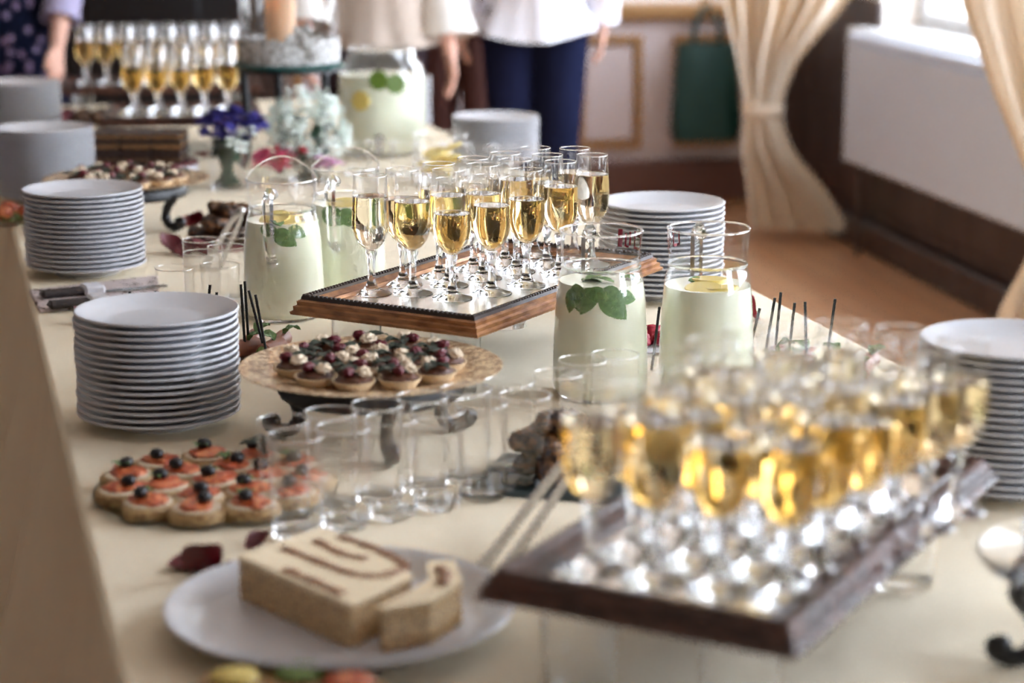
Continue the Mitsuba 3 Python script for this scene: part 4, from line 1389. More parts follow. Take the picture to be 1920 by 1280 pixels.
# red appetizers between and behind the two right jugs
a, b = (0.221, 3.227)
solo('small_plate', ply(lathe([(0, 0), (0.05, 0), (0.075, 0.006), (0.0765, 0.0078), (0.074, 0.0082), (0.05, 0.003), (0, 0.003)], 48), 'porcelain', smooth=40), 'small white plate of red appetizers seen between the two right jugs', 'plate', None, put(a, b, TABLE))
for k, (u, v, r) in enumerate([(0, 0.01, 0.021), (0.02, -0.012, 0.018), (-0.018, -0.02, 0.017), (0.022, 0.03, 0.018)]):
    solo('red_appetizer', ply(moved(blob(r, 90 + k, 0.35, 3, (1, 1, 0.7), 2), 0, 0, r * 0.62), 'petal_bright', smooth=True), f'crumpled bright red appetizer, {["middle", "front right", "front left", "back right"][k]} of the small plate between the jugs', 'appetizer', 'red appetizers between the jugs', put(a + u, b + v, TABLE + 0.0035))

# orange appetizers at the left edge, behind the second plate stack
a, b = (-1.086, 4.413)
dish('glass_plate', 'clear glass plate of orange appetizers at the left edge', a, b, TABLE, 0.10, 'clear_glass', 0.006, 0.75, 0.003, cat='plate')
for k, (u, v) in enumerate([(0.0, -0.03), (0.05, -0.01), (-0.05, -0.02), (0.0, 0.03), (0.052, 0.045), (-0.05, 0.035)]):
    t = thing('salmon_roll', f'orange salmon roll on lettuce at the left edge, {["front middle", "front right", "front left", "back middle", "back right", "back left"][k]} of the plate', 'appetizer', 'salmon rolls at the left edge')
    part(t, 'lettuce_leaf', ply(moved(leaf_mesh(0.05, 0.022, 0.2, 0.3, 9, 0.8, seed=k), -0.025, 0, 0.004, rz=k * 50), 'lettuce', smooth=True), put(a + u, b + v, TABLE + 0.004))
    part(t, 'salmon', ply(moved(blob(0.019, 120 + k, 0.25, 3, (1.1, 1, 0.8), 2), 0, 0, 0.021), 'salmon', smooth=True), put(a + u, b + v, TABLE + 0.004))

# patterned board with two wrapped knives
pts = [(-0.864, 3.649), (-0.807, 3.475), (-0.621, 3.592), (-0.657, 3.788)]
solo('serving_board', ply(prism(sg.Polygon(pts).buffer(-0.004).buffer(0.004), 0.006, 0, 0.0015), 'flower_board'), 'white serving board with a brown flower pattern, behind the near plate stack', 'board', None, put(0, 0, TABLE))
for k, (p0, p1, q1) in enumerate([((-0.826, 3.571), (-0.755, 3.609), (-0.732, 3.619)), ((-0.793, 3.480), (-0.726, 3.516), (-0.705, 3.525))]):
    t = thing('cake_knife', f'knife with a dark wooden handle and white paper sleeve, {"farther" if k == 0 else "nearer"} one on the patterned board', 'knife', 'knives on the patterned board')
    d = unit(p0, p1)
    ang = math.degrees(math.atan2(d[1], d[0]))
    L, L2 = math.dist(p0, p1), math.dist(p1, q1)
    m = moved(box(L, 0.026, 0.013, (0, 0, 0), 0.005), 0, 0, 0)
    part(t, 'handle', ply(moved(m, (p0[0] + p1[0]) / 2, (p0[1] + p1[1]) / 2, TABLE + 0.0128, rz=ang), 'dark_handle'))
    part(t, 'paper_sleeve', ply(moved(box(L2 + 0.012, 0.042, 0.017, (0, 0, 0), 0.004), (p1[0] + q1[0]) / 2, (p1[1] + q1[1]) / 2, TABLE + 0.0149, rz=ang), 'paper'))
    part(t, 'blade', ply(moved(box(0.13, 0.022, 0.0016, (0, 0, 0), 0.0006), q1[0] + 0.06 * d[0], q1[1] + 0.06 * d[1], TABLE + 0.0078, rz=ang), 'silver'))

a, b = (-0.686, 3.254)
solo('paper_card', ply(box(0.055, 0.075, 0.0012, (0.022, -0.02, 0.0006)), 'paper'), 'white paper card peeking out from under the near plate stack', 'card', None, put(a, b, TABLE, 12))

# ------------------------------------------------------------------ rose petals
def petal_mesh(r, seed, cup):
    n, v = 10, []
    rnd = random.Random(seed)
    k1, k2 = rnd.uniform(0, 6), rnd.uniform(0.6, 1.2)
    for i in range(n + 1):
        for k in range(20):
            a = 2 * PI * k / 20
            rr_ = r * i / n * (1 + 0.14 * math.cos(a) - 0.10 * math.cos(2 * a))
            x, y = rr_ * math.cos(a), rr_ * math.sin(a)
            v.append([x, y, cup * (x * x * k2 + 0.3 * y * y) / r + 0.12 * rr_ * math.sin(3 * a + k1) * (i / n)])
    f = [[i * 20 + k, i * 20 + (k + 1) % 20, (i + 1) * 20 + (k + 1) % 20, (i + 1) * 20 + k] for i in range(n) for k in range(20)]
    top = np.array(v)
    m = tri(np.vstack([top, top - [0, 0, 0.0006]]), np.vstack([f, np.array(f)[:, ::-1] + len(top)]))
    m.vertices[:, 2] -= m.vertices[:, 2].min()
    return m


def petal(p, r, cup, rz, tilt, label, group, mat='petal_red', z=TABLE):
    m = moved(petal_mesh(r, int(rz), cup), rx=tilt)
    m.vertices[:, 2] -= m.vertices[:, 2].min()
    solo('rose_petal', ply(m, mat, smooth=True), label, 'petal', group, put(p[0], p[1], z + 0.0004, rz))


g = 'red petals beside the layer cake'
petal((-0.327, 2.118), 0.025, 0.5, 200, 55, 'dark red rose petal standing upright left of the layer cake', g)
petal((-0.353, 2.144), 0.019, 0.5, 100, 8, 'dark red rose petal lying leftmost beside the layer cake', g)
petal((-0.311, 2.116), 0.019, 0.5, 20, 12, 'dark red rose petal lying between the upright petal and the cake plate', g)
petal((-0.285, 2.228), 0.016, 0.8, 330, 25, 'small dark red rose petal behind the left corner of the layer cake', g)
petal((-0.723, 3.390), 0.017, 0.8, 80, 50, 'red rose petal left of the near plate stack, below the patterned board', None)
g = 'red petals behind the tumblers'
for k, (p, r, rz, tl) in enumerate([((-0.681, 4.042), 0.024, 60, 45), ((-0.644, 4.019), 0.022, 10, 20), ((-0.619, 4.042), 0.026, 120, 30), ((-0.587, 4.007), 0.024, 200, 35), ((-0.684, 4.377), 0.026, 20, 20), ((-0.664, 4.398), 0.022, 250, 15)]):
    petal(p, r, 0.7, rz, tl, f'red rose petal behind the tumblers, {["leftmost", "second from the left", "third from the left", "rightmost, by the tongs", "farther back beside the iron leg", "farther back beside the pastries"][k]}', g)
petal((0.396, 3.413), 0.024, 0.8, 100, 70, 'bright red rose petal right of the rightmost jug', None, 'petal_bright')

# ------------------------------------------------------------------ lemonade dispenser, lemon jar
DX, DY = -0.345, 5.52
t = thing('drink_dispenser', 'large blurred glass dispenser of cloudy lemonade with lime slices, behind the tumblers', 'dispenser')
M = put(DX, DY, TABLE)
part(t, 'glass_body', ply(lathe([(0.10, 0.004), (0.112, 0.02), (0.116, 0.08), (0.116, 0.20), (0.108, 0.235), (0.092, 0.252), (0.090, 0.275)], 48, closed=False), 'thin_glass', smooth=True), M)
part(t, 'rim', ply(tube([[0.090 * math.cos(a), 0.090 * math.sin(a), 0.276] for a in np.linspace(0, 2 * PI + 0.2, 40)], 0.003, 8, cap=False), 'clear_rim', smooth=True), M)
part(t, 'foot', ply(lathe([(0, 0), (0.098, 0), (0.103, 0.004), (0.1, 0.008), (0, 0.007)], 40), 'clear_glass', smooth=40), M)
part(t, 'lemonade', ply(lathe([(0, 0.009), (0.098, 0.009), (0.110, 0.022), (0.1145, 0.08), (0.1145, 0.195), (0.113, 0.21), (0, 0.21)], 48), 'lemonade', smooth=40), M)
for k, (a, z) in enumerate([(292, 0.195), (245, 0.15), (270, 0.205)]):
    aa = math.radians(a)
    sl = part(t, 'lime_slice', ply(moved(SLICE, 0, 0, 0, ry=90, rz=a, s=0.95), 'lemon' if k == 1 else 'lime_rind', smooth=40), put(DX + 0.1125 * math.cos(aa), DY + 0.1125 * math.sin(aa), TABLE + z))
part(t, 'tap', ply(join(moved(lathe([(0, 0), (0.012, 0), (0.012, 0.04), (0, 0.04)], 16), 0, -0.113, 0.05, rx=90), moved(lathe([(0, 0), (0.009, 0), (0.009, 0.045), (0, 0.045)], 16), 0, -0.148, 0.02)), 'silver', smooth=40), M)

LX, LY = (-0.172, 4.973)
t = thing('lemon_jar', 'low glass jar of lemon slices between the dispenser and the low plate stack', 'jar')
M = put(LX, LY, TABLE)
part(t, 'glass_body', ply(lathe([(0.055, 0.004), (0.064, 0.016), (0.066, 0.09), (0.064, 0.112), (0.066, 0.118)], 40, closed=False), 'thin_glass', smooth=True), M)
part(t, 'rim', ply(tube([[0.066 * math.cos(a), 0.066 * math.sin(a), 0.118] for a in np.linspace(0, 2 * PI + 0.2, 36)], 0.002, 8, cap=False), 'clear_rim', smooth=True), M)
part(t, 'foot', ply(lathe([(0, 0), (0.054, 0), (0.058, 0.004), (0.05, 0.006), (0, 0.006)], 36), 'clear_glass', smooth=40), M)
rnd = random.Random(21)
for k in range(9):
    a, r_ = k * 2.4, 0.030 if k % 3 else 0.0
    part(t, 'lemon_slice', ply(moved(SLICE, r_ * math.cos(a), r_ * math.sin(a), 0.018 + 0.0082 * k, rx=rnd.uniform(-25, 25), ry=rnd.uniform(-25, 25)), 'lemon', smooth=40), M)

# ------------------------------------------------------------------ candle lantern on its tall stand
KX, KY = (-0.554, 5.202)
KH = 0.258
t = thing('candle_stand', 'tall black three-legged stand with a dark green glass top carrying the candle lantern', 'stand')
part(t, 'top', ply(lathe([(0, KH), (0.130, KH), (0.137, KH + 0.003), (0.138, KH + 0.008), (0.134, KH + 0.012), (0, KH + 0.012)], 56), 'green_glass', smooth=40), put(KX, KY, TABLE))
part(t, 'ring', ply(lathe([(0.106, KH - 0.008), (0.126, KH - 0.008), (0.126, KH), (0.106, KH), (0.106, KH - 0.008)], 48), 'black_iron', smooth=40), put(KX, KY, TABLE))
for ph in (192, 262, 325):
    c, s = math.cos(math.radians(ph)), math.sin(math.radians(ph))
    p = bez([[0.116, 0, KH - 0.004], [0.110, 0, KH * 0.6], [0.112, 0, 0.05], [0.124, 0, 0.0105]], 8)
    part(t, 'leg', ply(tube(np.stack([p[:, 0] * c, p[:, 0] * s, p[:, 2]], 1), 0.0105, 10), 'black_iron', smooth=True), put(KX, KY, TABLE))
LZ = TABLE + KH + 0.0125
t = thing('candle_lantern', 'clear glass hurricane lantern wrapped with white lace, on the tall stand', 'lantern')
part(t, 'glass_cylinder', ply(lathe([(0.122, 0.002), (0.122, 0.30)], 48, closed=False), 'thin_glass', smooth=True), put(KX, KY, LZ))
part(t, 'glass_base', ply(lathe([(0, 0), (0.119, 0), (0.1215, 0.002), (0.1215, 0.006), (0, 0.005)], 48), 'clear_glass', smooth=40), put(KX, KY, LZ))
part(t, 'rim', ply(tube([[0.122 * math.cos(a), 0.122 * math.sin(a), 0.30] for a in np.linspace(0, 2 * PI + 0.2, 40)], 0.003, 8, cap=False), 'clear_rim', smooth=True), put(KX, KY, LZ))
# lace band round the foot, wider and fuller on the right
v, n = [], 90
for z, o in ((0.001, 0), (0.03, 0.002), (0.062, 0.0), (0.062, -0.001), (0.001, -0.001)):
    for k in range(n):
        a = 2 * PI * k / n
        rr_ = 0.1238 + o + 0.0012 * math.sin(17 * a + z * 60) + 0.0012
        v.append([rr_ * math.cos(a), rr_ * math.sin(a), z * (1 + 0.06 * math.sin(24 * a) * (z > 0.05))])
f = [[i * n + k, i * n + (k + 1) % n, ((i + 1) % 5) * n + (k + 1) % n, ((i + 1) % 5) * n + k] for i in range(5) for k in range(n)]
part(t, 'lace_band', ply(tri(v, f), 'lace', smooth=40), put(KX, KY, LZ), label='white lace band')
bow = join(*[moved(leaf_mesh(0.05, 0.02, 0.6, 0.5, 9, 0.4, seed=q), rz=0, ry=q, rx=-90) for q in (-35, -85, -120, -160, 60)])
part(t, 'lace_bow', ply(bow, 'lace', smooth=True), put(KX + 0.052, KY - 0.130, LZ + 0.055), label='white lace bow')
t = thing('pillar_candle', 'cream pillar candle standing inside the glass lantern', 'candle')
part(t, 'wax', ply(lathe([(0, 0), (0.037, 0), (0.0385, 0.002), (0.0385, 0.162), (0.036, 0.166), (0.03, 0.162), (0, 0.158)], 32), 'candle_wax', smooth=40), put(KX - 0.02, KY, LZ + 0.0065))
part(t, 'wick', ply(tube([[0, 0, 0.157], [0.001, 0, 0.174]], 0.0012, 6), 'straw_black'), put(KX - 0.02, KY, LZ + 0.0065))
fl = lathe([(0, 0), (0.004, 0.003), (0.0062, 0.011), (0.0045, 0.022), (0.0018, 0.032), (0, 0.038)], 16)
part(t, 'flame', {**ply(fl, 'flame', smooth=True), 'emitter': {'type': 'area', 'radiance': rgb((26 * 0.4, 11 * 0.4, 2.6 * 0.4))}}, put(KX - 0.02, KY, LZ + 0.0065 + 0.172), label='orange flame')

# ------------------------------------------------------------------ flowers
def flower_mesh(r, n, layers, seed, cup=0.5):
    ms = []
    rnd = random.Random(seed)
    for L in range(layers):
        for k in range(n):
            s = 1 - 0.28 * L
            ms.append(moved(leaf_mesh(r * s, r * 0.42 * s, cup, 0.25, 4, 0.4, 0.0006, seed=k), rz=360 / n * k + L * 25 + rnd.uniform(-8, 8), ry=-18 - 26 * L))
    return join(*ms)


def vase(x, y, h, r, mat, key):
    M = put(x, y, TABLE)
    part(key, 'glass_body', ply(lathe([(r * 0.9, 0.003), (r, 0.012), (r, h)], 32, closed=False), 'thin_glass', smooth=True), M)
    part(key, 'foot', ply(lathe([(0, 0), (r * 0.9, 0), (r * 0.94, 0.004), (0, 0.006)], 32), 'clear_glass', smooth=40), M)
    part(key, 'rim', ply(tube([[r * math.cos(a), r * math.sin(a), h] for a in np.linspace(0, 2 * PI + 0.2, 30)], 0.0018, 6, cap=False), 'clear_rim', smooth=True), M)


def bouquet(name, label, x, y, h, r, heads, seed, stems=26, mat_water=None):
    """heads: list of (part name, label, mesh ply list, material, count, centre (x,y,z) offset, spread)."""
    t = thing(name, label, 'flowers')
    rnd = random.Random(seed)
    if h:
        vase(x, y, h, r, None, t)
        st = []
        for k in range(stems):
            a, rr_ = rnd.uniform(0, 2 * PI), r * 0.7 * math.sqrt(rnd.random())
            a2 = a + rnd.uniform(-.5, .5)
            st.append(tube(bez([[rr_ * math.cos(a2 + 2), rr_ * math.sin(a2 + 2), 0.009], [rr_ * 0.5 * math.cos(a), rr_ * 0.5 * math.sin(a), h * 0.6], [rr_ * 1.2 * math.cos(a), rr_ * 1.2 * math.sin(a), h * 1.12]], 4), 0.0022, 6))
            st.append(moved(leaf_mesh(0.05, 0.012, 0.3, 0.2, 6), rr_ * math.cos(a) * 0.4, rr_ * math.sin(a) * 0.4, rnd.uniform(0.2, 0.8) * h, rz=rnd.uniform(0, 360), ry=-70, s=0.6))
        part(t, 'stems', ply(join(*st), 'stem_green', smooth=40), put(x, y, TABLE), kind='stuff')
    for pname, plab, shapes, cnt, (cx, cy, cz), (sx, sy, sz), tilt in heads:
        for k in range(cnt):
            while True:
                u = np.array([rnd.uniform(-1, 1) for _ in range(3)])
                if np.linalg.norm(u) < 1:
                    break
            u = u / max(np.linalg.norm(u), 1e-6) * np.linalg.norm(u) ** 0.5
            px_, py_, pz_ = x + cx + u[0] * sx, y + cy + u[1] * sy, TABLE + cz + u[2] * sz
            M = T().translate([px_, py_, pz_]).rotate([0, 0, 1], rnd.uniform(0, 360)).rotate([0, 1, 0], rnd.uniform(0, tilt))
            part(t, pname, shapes[k % len(shapes)], M, label=plab if k == 0 else None)
    return t


blue = [ply(flower_mesh(0.017, 8, 2, k), 'petal_blue', smooth=True) for k in range(3)]
tinyw = [ply(join(*[moved(flower_mesh(0.0075, 5, 1, q), *(np.array([math.cos(q * 2.4), math.sin(q * 2.4), 0.5 * math.sin(q * 1.7)]) * 0.016 * (0.4 + 0.25 * (q % 3)))) for q in range(5)]), 'petal_white', smooth=True) for k in range(2)]
pink = [ply(flower_mesh(0.034, 9, 3, 10 + k), 'petal_pink', smooth=True) for k in range(2)]
lil = [ply(flower_mesh(0.032, 9, 3, 20 + k), 'petal_lilac', smooth=True) for k in range(2)]
redb = [ply(blob(0.008, 5, 0.1, 2), 'petal_bright', smooth=True)]
grn = [ply(leaf_mesh(0.04, 0.013, 0.3, 0.2, 6, 0.3), 'stem_green', smooth=True)]
VX, VY = (-0.674, 4.899)
bouquet('blue_bouquet', 'bouquet of violet blue flowers in a glass vase, left of the white blossoms', VX, VY, 0.105, 0.044,
        [('blue_flower', 'violet blue flower', blue, 90, (0.012, 0, 0.150), (0.078, 0.05, 0.036), 50), ('white_blossom', 'tiny white blossoms', tinyw, 7, (0.045, -0.045, 0.122), (0.04, 0.02, 0.022), 60), ('leaf', None, grn, 16, (0, 0, 0.112), (0.05, 0.04, 0.02), 80)], 31, 44)
WBX, WBY = (-0.491, 5.003)
bouquet('white_bouquet', 'airy bush of small white blossoms with pink carnations under the candle stand', WBX, WBY, 0.07, 0.052,
        [('white_blossom', 'tiny white blossoms', tinyw, 230, (0.0, 0, 0.125), (0.105, 0.06, 0.10), 90), ('leaf', None, grn, 40, (0, 0, 0.115), (0.07, 0.05, 0.06), 100),
         ('pink_carnation', 'pink carnation', pink, 7, (-0.075, -0.06, 0.055), (0.036, 0.012, 0.022), 40), ('lilac_flower', 'pale lilac pink flower', lil, 4, (0.055, -0.06, 0.055), (0.035, 0.012, 0.014), 30),
         ('red_bud', 'red bud', redb, 3, (-0.03, -0.06, 0.095), (0.045, 0.01, 0.02), 40)], 32, 30)

# peach coloured blossom beside the wafer cake
a, b = (-0.733, 4.915)
t = thing('peach_flower', 'peach coloured flower beside the right end of the brown wafer cake', 'flower')
part(t, 'blossom', ply(moved(flower_mesh(0.030, 9, 3, 44), 0, 0, 0.004), 'ham', smooth=True), put(a, b, TABLE + 0.066))

# glass hurricane and stand cut by the right edge
EX, EY = 0.592, 1.868
iron_stand('black wrought iron stand cut by the right edge of the picture', EX, EY, 0.078, 0.108, (182, 60, 300))
dish('glass_platter', 'thick clear glass platter on the iron stand at the right edge', EX, EY, TABLE + 0.0895, 0.150, 'clear_glass', 0.014, 0.6, 0.004)
for k, (u, v) in enumerate([(-0.08, 0.02), (-0.045, -0.06), (-0.03, 0.05), (0.03, -0.02), (0.04, 0.06)]):
    solo('glass_cup', ply(lathe([(0, 0), (0.018, 0), (0.026, 0.02), (0.029, 0.045), (0.0275, 0.045), (0.0245, 0.021), (0.016, 0.004), (0, 0.004)], 32), 'clear_glass', smooth=40), f'small clear glass cup on the right edge platter, {ORD[k + 1]} from the left', 'glass', 'glass cups at the right edge', put(EX + u, EY + v, TABLE + 0.0945))

# snacks between the far trays
FX, FY = (-1.227, 6.164)
dish('glass_plate', 'long clear plate of brown snacks between the far flute trays', FX, FY, TABLE, 0.135, 'clear_glass', 0.006, 0.75, 0.003, cat='plate')
rnd = random.Random(77)
for k in range(10):
    u, v = -0.1 + 0.05 * (k % 5), -0.03 + 0.07 * (k // 5)
    solo('brown_snack', ply(moved(blob(0.022, 200 + k, 0.25, 2, (1, 1, 0.9), 2), 0, 0, 0.02), 'brown_pastry' if k % 5 else 'beet', smooth=True), f'blurred brown snack between the far trays, {ORD[k % 5 + 1]} from the left, {"front" if k < 5 else "back"} row', 'snack', 'brown snacks between the far trays', put(FX + u, FY + v, TABLE + 0.0042, k * 40))
a, b = (-1.515, 7.036)
t = thing('red_rose', 'bright red rose lying beside the floral dress at the table end', 'flower')
part(t, 'blossom', ply(join(flower_mesh(0.036, 9, 3, 50, 0.7)), 'red_rose_petal', smooth=True), put(-1.395, 6.28, TABLE + 0.03))
part(t, 'stem', ply(tube(bez([[0, 0, 0.03], [0.02, 0.01, 0.012], [0.08, 0.03, 0.004], [0.16, 0.05, 0.004]], 5), 0.003, 6), 'stem_green'), put(-1.395, 6.28, TABLE))


# ------------------------------------------------------------------ people
def capsule_hull(p, r, q, s, n=2):
    a, b = trimesh.creation.icosphere(n, r), trimesh.creation.icosphere(n, s)
    return manifold3d.Manifold.hull_points(np.vstack([a.vertices + p, b.vertices + q]).astype(np.float32))


def ell_hull(items, n=2):
    pts = []
    for c, rad in items:
        s = trimesh.creation.icosphere(n, 1.0)
        pts.append(s.vertices * np.asarray(rad) + c)
    return manifold3d.Manifold.hull_points(np.vstack(pts).astype(np.float32))


def to_tri(m, edge=0.022, it=8):
    m = m.refine_to_length(edge)
    mm = m.to_mesh()
    t = trimesh.Trimesh(mm.vert_properties[:, :3], mm.tri_verts, process=True)
    trimesh.smoothing.filter_taubin(t, 0.5, 0.53, it)
    return t


def union(ms):
    out = ms[0]
    for m in ms[1:]:
        out = out + m
    return out


def hand_parts(w, d, side, s=1.0):
    """Palm and five fingers hanging from the wrist w along d, thumb forward."""
    d = np.array(d, float) / np.linalg.norm(d)
    f = np.array([0, -1.0, 0])
    f = f - d * f.dot(d)
    f /= np.linalg.norm(f)
    o = np.cross(d, f)
    w = np.array(w, float)
    ms = [ell_hull([(w, (0.022, 0.022, 0.022)), (w + d * 0.045 + f * 0.022, (0.014, 0.015, 0.014)), (w + d * 0.085 + f * 0.028, (0.011, 0.011, 0.011)), (w + d * 0.085 - f * 0.030, (0.011, 0.011, 0.011))], 1)]
    for k, (off, L) in enumerate([(0.028, 0.068), (0.009, 0.076), (-0.011, 0.071), (-0.030, 0.056)]):
        p0 = w + d * 0.085 + f * off
        p1 = p0 + d * L * 0.5 + o * 0.006 * side
        p2 = p1 + d * L * 0.42 + o * 0.018 * side
        ms += [capsule_hull(p0, 0.0098, p1, 0.009, 1), capsule_hull(p1, 0.009, p2, 0.0078, 1)]
    t0 = w + d * 0.025 + f * 0.022
    t1 = t0 + d * 0.034 + f * 0.026
    t2 = t1 + d * 0.03 + f * 0.008
    ms += [capsule_hull(t0, 0.013, t1, 0.0105, 1), capsule_hull(t1, 0.0105, t2, 0.0088, 1)]
    return ms


def person(label, x, y, rz, H, pose):
    """Standing figure, local -y is forward. pose: arms as shoulder/elbow/wrist offsets, clothing choices."""
    t = thing('person', label, 'person')
    M = put(x, y, 0, rz)
    k = H / 1.70
    V = lambda a, b, c: np.array([a, b, c]) * k
    hip, ch = 0.94, 1.36
    sh = pose.get('shoulder', 0.185)
    ms = [ell_hull([(V(0, 0, 0.93), (0.160 * k, 0.105 * k, 0.07 * k)), (V(0, 0, 1.10), (0.135 * k, 0.095 * k, 0.06 * k))]),
          ell_hull([(V(0, 0, 1.08), (0.135 * k, 0.095 * k, 0.06 * k)), (V(0, 0, 1.33), (0.165 * k, 0.108 * k, 0.09 * k))]),
          ell_hull([(V(-sh * 0.85, 0, 1.40), (0.052 * k, 0.055 * k, 0.045 * k)), (V(sh * 0.85, 0, 1.40), (0.052 * k, 0.055 * k, 0.045 * k)), (V(0, 0, 1.33), (0.12 * k, 0.09 * k, 0.06 * k))]),
          capsule_hull(V(0, 0.01, 1.42), 0.058 * k, V(0, 0, 1.51), 0.050 * k)]
    # head with brow, nose and chin
    ms += [ell_hull([(V(0, 0.01, 1.615), (0.074 * k, 0.092 * k, 0.088 * k)), (V(0, -0.035, 1.53), (0.040 * k, 0.040 * k, 0.035 * k))]),
           capsule_hull(V(0, -0.088, 1.60), 0.010 * k, V(0, -0.104, 1.572), 0.013 * k), capsule_hull(V(-0.02, -0.072, 1.54), 0.011 * k, V(0.02, -0.072, 1.54), 0.011 * k)]
    for s in (-1, 1):
        ms.append(capsule_hull(V(0.076 * s, 0.012, 1.60), 0.012 * k, V(0.078 * s, 0.014, 1.575), 0.010 * k))
    legs = {}
    for s in (-1, 1):
        st = pose.get('stance', 0.085)
        hp, kn, an = V(0.088 * s, 0, 0.90), V(st * s * 1.0, -0.01, 0.49), V(st * s, 0.015, 0.09)
        toe = V(st * s + 0.02 * s, -0.15, 0.03)
        legs[s] = (hp, kn, an)
        ms += [capsule_hull(hp, 0.088 * k, kn, 0.056 * k), capsule_hull(kn, 0.056 * k, V(st * s, 0.01, 0.33), 0.054 * k), capsule_hull(V(st * s, 0.01, 0.33), 0.054 * k, an, 0.037 * k), capsule_hull(an, 0.036 * k, toe, 0.028 * k)]
    arms = {}
    for s in (-1, 1):
        e, w = pose['arm'][s]
        shp = V(sh * s, 0, 1.40)
        e, w = V(*e), V(*w)
        arms[s] = (shp, e, w)
        ms += [capsule_hull(shp, 0.050 * k, e, 0.038 * k), capsule_hull(e, 0.038 * k, w, 0.026 * k)]
        ms += hand_parts(w, w - e + np.array([0, 0, -0.1]), s)
    part(t, 'body', ply(to_tri(union(ms), 0.02, 6), 'skin', smooth=True), M)
    for s in (-1, 1):
        part(t, 'eye', ply(moved(blob(0.0085, 1, 0.0, 2), *(V(0.031 * s, -0.079, 1.612))), 'straw_black', smooth=True), M)
        an = legs[s][2]
        st = an[0] / k
        m = to_tri(union([capsule_hull(V(st, 0.02, 0.05), 0.046 * k, V(st + 0.012 * s, -0.10, 0.042), 0.042 * k), capsule_hull(V(st + 0.012 * s, -0.10, 0.042), 0.042 * k, V(st + 0.02 * s, -0.17, 0.03), 0.030 * k)]), 0.02, 3)
        m.vertices[:, 2] = np.maximum(m.vertices[:, 2], 0.001)
        part(t, 'shoe', ply(m, 'shoe_black', smooth=True), M)
    hr = to_tri(ell_hull([(V(0, 0.03, 1.64), (0.086 * k, 0.095 * k, 0.085 * k)), (V(0, 0.06, 1.56 if pose.get('short') else 1.42), (0.075 * k, 0.05 * k, 0.05 * k))]), 0.02, 3)
    part(t, 'hair', ply(hr, 'hair_brown', smooth=True), M)
    pants, fat = pose.get('trousers'), pose.get('loose', 1.0)
    if pants:
        ms = [ell_hull([(V(0, 0, 0.92), (0.176 * k, 0.122 * k, 0.07 * k)), (V(0, 0, 1.02), (0.155 * k, 0.112 * k, 0.04 * k))])]
        for s in (-1, 1):
            hp, kn, an = legs[s]
            ms += [capsule_hull(hp, 0.101 * k * fat, kn, 0.072 * k * fat), capsule_hull(kn, 0.072 * k * fat, an + V(0, 0, 0.02), 0.058 * k * fat)]
        m = to_tri(union(ms), 0.022, 5)
        v = m.vertices
        v += 0.006 * (meshkit.fbm(v * [14, 14, 5], 3, 4)[:, None] - 0.5) * m.vertex_normals
        m.vertices = v
        part(t, 'trousers', ply(m, pants, smooth=True), M)
    # upper garment: a lathe-like loose shell with folds
    top, hem, mat, wid = pose['top']
    if True:
        nz, na, v = 22, 56, []
        ring_ = [(1.45, 0.085, 0.075), (1.40, 0.165, 0.105), (1.30, 0.178, 0.122), (1.15, 0.160, 0.122), (1.0, 0.178, 0.135), (hem, wid, wid * 0.82)]
        ring_ = [q for q in ring_ if q[0] > hem + 0.02] + [(hem, wid, wid * 0.82)]
        zs = np.linspace(1.45, hem, nz)
        from scipy.interpolate import PchipInterpolator
        R = np.array(ring_[::-1])
        fa, fb = PchipInterpolator(R[:, 0], R[:, 1]), PchipInterpolator(R[:, 0], R[:, 2])
        for z in zs:
            dn = np.clip((1.2 - z) / (1.2 - hem + 1e-6), 0, 1)
            for q in range(na):
                a = 2 * PI * q / na
                fold = 1 + dn * (0.05 * math.sin(7 * a + 2 * z) + 0.03 * math.sin(13 * a + 1 + 3 * z))
                dip = pose.get('dip', 0.0) * dn * math.cos(a + PI / 2) ** 2 if pose.get('dip') else 0
                v.append([fa(z) * k * math.cos(a) * fold, fb(z) * k * math.sin(a) * fold, (z - dip) * k])
        n1 = len(v)
        f = [[i * na + q, (i + 1) * na + q, (i + 1) * na + (q + 1) % na, i * na + (q + 1) % na] for i in range(nz - 1) for q in range(na)]
        part(t, pose.get('garment', 'shirt'), ply(tri(v, f), mat, smooth=True), M)
    slv = pose.get('sleeve')
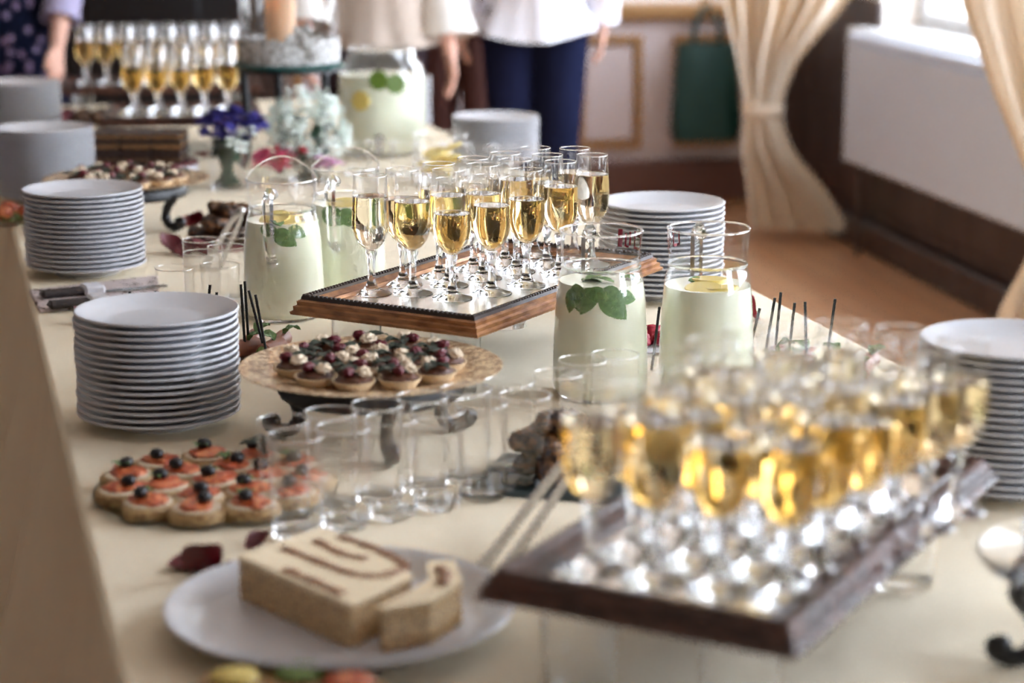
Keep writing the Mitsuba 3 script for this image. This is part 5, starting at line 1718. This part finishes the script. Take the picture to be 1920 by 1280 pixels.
    if slv:
        for s in (-1, 1):
            shp, e, w = arms[s]
            L = slv['length']
            flare = slv['flare']
            end = e + (w - e) * L if L <= 1 else w
            pts = bez([shp + (shp - e) * 0.02, (shp + e) / 2, e, (e + end) / 2, end], 5)
            u = np.linspace(0, 1, len(pts))
            rad = k * (0.066 - 0.012 * u + flare * np.clip((u - 0.45) / 0.55, 0, 1) ** 1.4)
            m = tube(pts, rad, 28, cap=False)
            c = m.vertices
            part(t, 'sleeve', ply(m, slv['mat'], smooth=True), M)
    return t


def stick(*a):
    return a


# woman in a cream blouse with wide sleeves, standing at the far right corner of the table
person('person in a taupe tunic with wide cream sleeves and dark trousers behind the dispenser', -0.475, 7.22, 12, 1.68,
       {'arm': {-1: ((-0.25, 0.02, 1.12), (-0.25, -0.10, 0.92)), 1: ((0.238, 0.02, 1.12), (0.262, -0.03, 0.885))}, 'trousers': 'dark_trousers', 'top': (1.45, 0.905, 'tunic_taupe', 0.215), 'garment': 'tunic',
        'sleeve': {'length': 0.80, 'flare': 0.052, 'mat': 'blouse_cream'}})
# person in a white shirt and blue jeans
person('person in a loose white shirt and dark blue jeans standing before the pale panelling', 0.085, 7.85, 176, 1.76,
       {'arm': {-1: ((-0.255, 0.02, 1.13), (-0.245, -0.02, 0.90)), 1: ((0.255, 0.02, 1.13), (0.262, 0.0, 0.90))}, 'trousers': 'jeans', 'top': (1.45, 0.885, 'shirt_white', 0.232), 'dip': 0.05, 'short': True,
        'sleeve': {'length': 1.0, 'flare': 0.004, 'mat': 'shirt_white'}, 'stance': 0.085, 'loose': 1.13})
# person in reddish brown further back
person('person in reddish brown clothes half hidden between the tunic and the jeans', -0.215, 8.55, 160, 1.66,
       {'arm': {-1: ((-0.235, 0.02, 1.10), (-0.21, -0.05, 0.88)), 1: ((0.235, 0.02, 1.10), (0.22, -0.05, 0.88))}, 'trousers': 'brown_trousers', 'top': (1.45, 0.86, 'brown_trousers', 0.195), 'garment': 'jacket',
        'sleeve': {'length': 1.0, 'flare': 0.0, 'mat': 'brown_trousers'}})
# woman in a dark floral dress at the far left
person('person in a dark floral dress with lilac sleeves at the far left table end', -1.70, 7.03, -20, 1.66,
       {'arm': {-1: ((-0.235, 0.02, 1.10), (-0.20, -0.10, 0.90)), 1: ((0.24, 0.0, 1.12), (0.262, -0.09, 0.95))}, 'top': (1.45, 0.42, 'floral', 0.30), 'garment': 'dress', 'sleeve': {'length': 0.55, 'flare': 0.012, 'mat': 'lilac_cloth'}})
